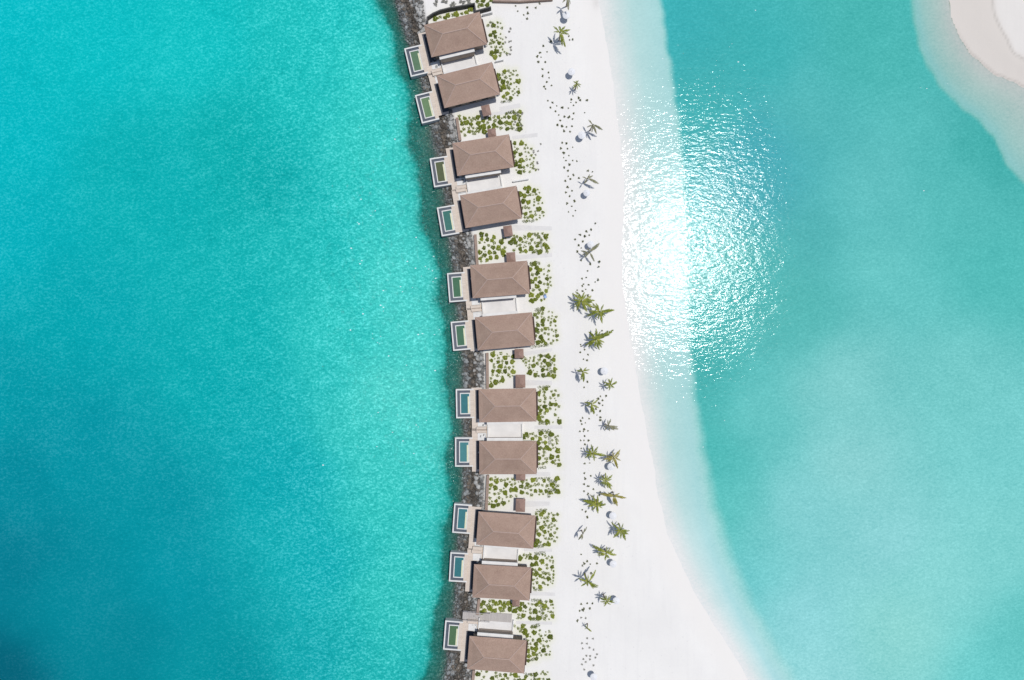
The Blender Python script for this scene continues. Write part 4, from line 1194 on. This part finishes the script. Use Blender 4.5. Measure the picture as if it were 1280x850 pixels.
PARA = [(706.5,20.7,'topmost white parasol, under the palm cut by the top edge'),(713,91.3,'second white parasol from the top, just above a small round palm'),(725.8,170.4,'third white parasol from the top, left of a sparse palm'),
        (732,242.4,'fourth white parasol from the top, just below a thin brownish palm'),(737,306.6,'fifth white parasol from the top, among many small plants'),(754,464.5,'sixth white parasol from the top, on bare sand between two small palms'),
        (762.5,583.7,'seventh white parasol from the top, just below a yellowish palm'),(764.6,645,'eighth white parasol from the top, between the yellow green palm and the rightmost palm'),(765,705,'ninth white parasol from the top, at the lower right of a palm'),
        (768.8,751,'tenth white parasol from the top, right of the lowest full palm'),(740.6,846,'lowest white parasol, at the bottom edge')]
pp = make_parasol(); cm = child_map()
for i, (x, y, label) in enumerate(PARA):
    o = copy_tree(pp, cm) if i else pp
    o.location = P(x + 1.2, y - .8, G + 1.6); o.location.z = G; o.rotation_euler = (0, 0, i * .4); o['label'] = label
    sc_ = random.uniform(.84, .95); o.scale = (sc_, sc_, 1)

# small blue folding chair by the fifth villa's bed
root = empty('folding_chair', P(681.7, 371.3, G), .3, 'small pale blue folding chair at the corner of the fifth villa bed', 'chair')
MB().box(-.32, .32, -.3, .3, .36, .40).build('seat', M['bluefabric'], root)
MB().add([(-.32, .3, .4), (.32, .3, .4), (.32, .55, .95), (-.32, .55, .95), (-.32, .33, .4), (.32, .33, .4), (.32, .58, .95), (-.32, .58, .95)],
         [(0, 1, 2, 3), (7, 6, 5, 4), (0, 4, 5, 1), (1, 5, 6, 2), (2, 6, 7, 3), (3, 7, 4, 0)]).build('backrest', M['bluefabric'], root)
for sx in (-1, 1):
    for sy in (-1, 1):
        MB().tube([(sx * .3, sy * .27, .36), (sx * .3, -sy * .24, -.02)], .02, 5).build('leg', M['white'], root)

# dry bushes behind the topmost fence
for x, y in [(545, 4), (556, 2), (566, 6), (578, 3), (586, 1)]:
    o = link('dry_bush', random.choice(DRY)); o.location = P(x, y, G); o.scale = (.8, .6, .6); o.rotation_euler = (0, 0, x)
    tag(o, 'sparse grey dry bush behind the dark fence at the top', 'bush', 'dry bushes behind the top fence')

# ------------------------------------------------------------------ light, sky, camera
zen, az = R(15.8), math.atan2(216, 108)   # azimuth clockwise from +Y (up in the photograph)
dsun = Vector((math.sin(zen) * math.sin(az), math.sin(zen) * math.cos(az), math.cos(zen)))
sun = bpy.data.lights.new('sun', 'SUN'); sun.energy = 3.0; sun.angle = R(0.5); sun.color = (1.0, 0.975, 0.94)
so = bpy.data.objects.new('sun', sun); col.objects.link(so); so.location = dsun * 300
so.rotation_euler = dsun.to_track_quat('Z', 'Y').to_euler()
w = bpy.data.worlds.new('World'); scene.world = w; w.use_nodes = True
nt = w.node_tree; nt.nodes.clear()
sky = N(nt, 'ShaderNodeTexSky'); sky.sky_type = 'NISHITA'; sky.sun_disc = False
sky.sun_elevation = PI / 2 - zen; sky.sun_rotation = az
sky.dust_density = 1.2
bg = N(nt, 'ShaderNodeBackground'); bg.inputs[1].default_value = 0.085
wo = N(nt, 'ShaderNodeOutputWorld')
L(nt, sky.outputs[0], bg.inputs[0]); L(nt, bg.outputs[0], wo.inputs[0])

cam = bpy.data.cameras.new('camera'); cam.lens = LENS; cam.sensor_width = SENSOR; cam.clip_end = 6000; cam.clip_start = 1
co = bpy.data.objects.new('camera', cam); col.objects.link(co); co.location = (0, 0, H); co.rotation_euler = (0, 0, 0)
scene.camera = co
scene.view_settings.view_transform = 'Standard'; scene.view_settings.look = 'None'
scene.view_settings.exposure = 0; scene.view_settings.gamma = 1
scene.render.film_transparent = False
scene.cycles.use_denoising = True
scene.cycles.sample_clamp_direct = 16
scene.cycles.max_bounces = 6; scene.cycles.transparent_max_bounces = 12
scene.cycles.caustics_reflective = False; scene.cycles.caustics_refractive = False
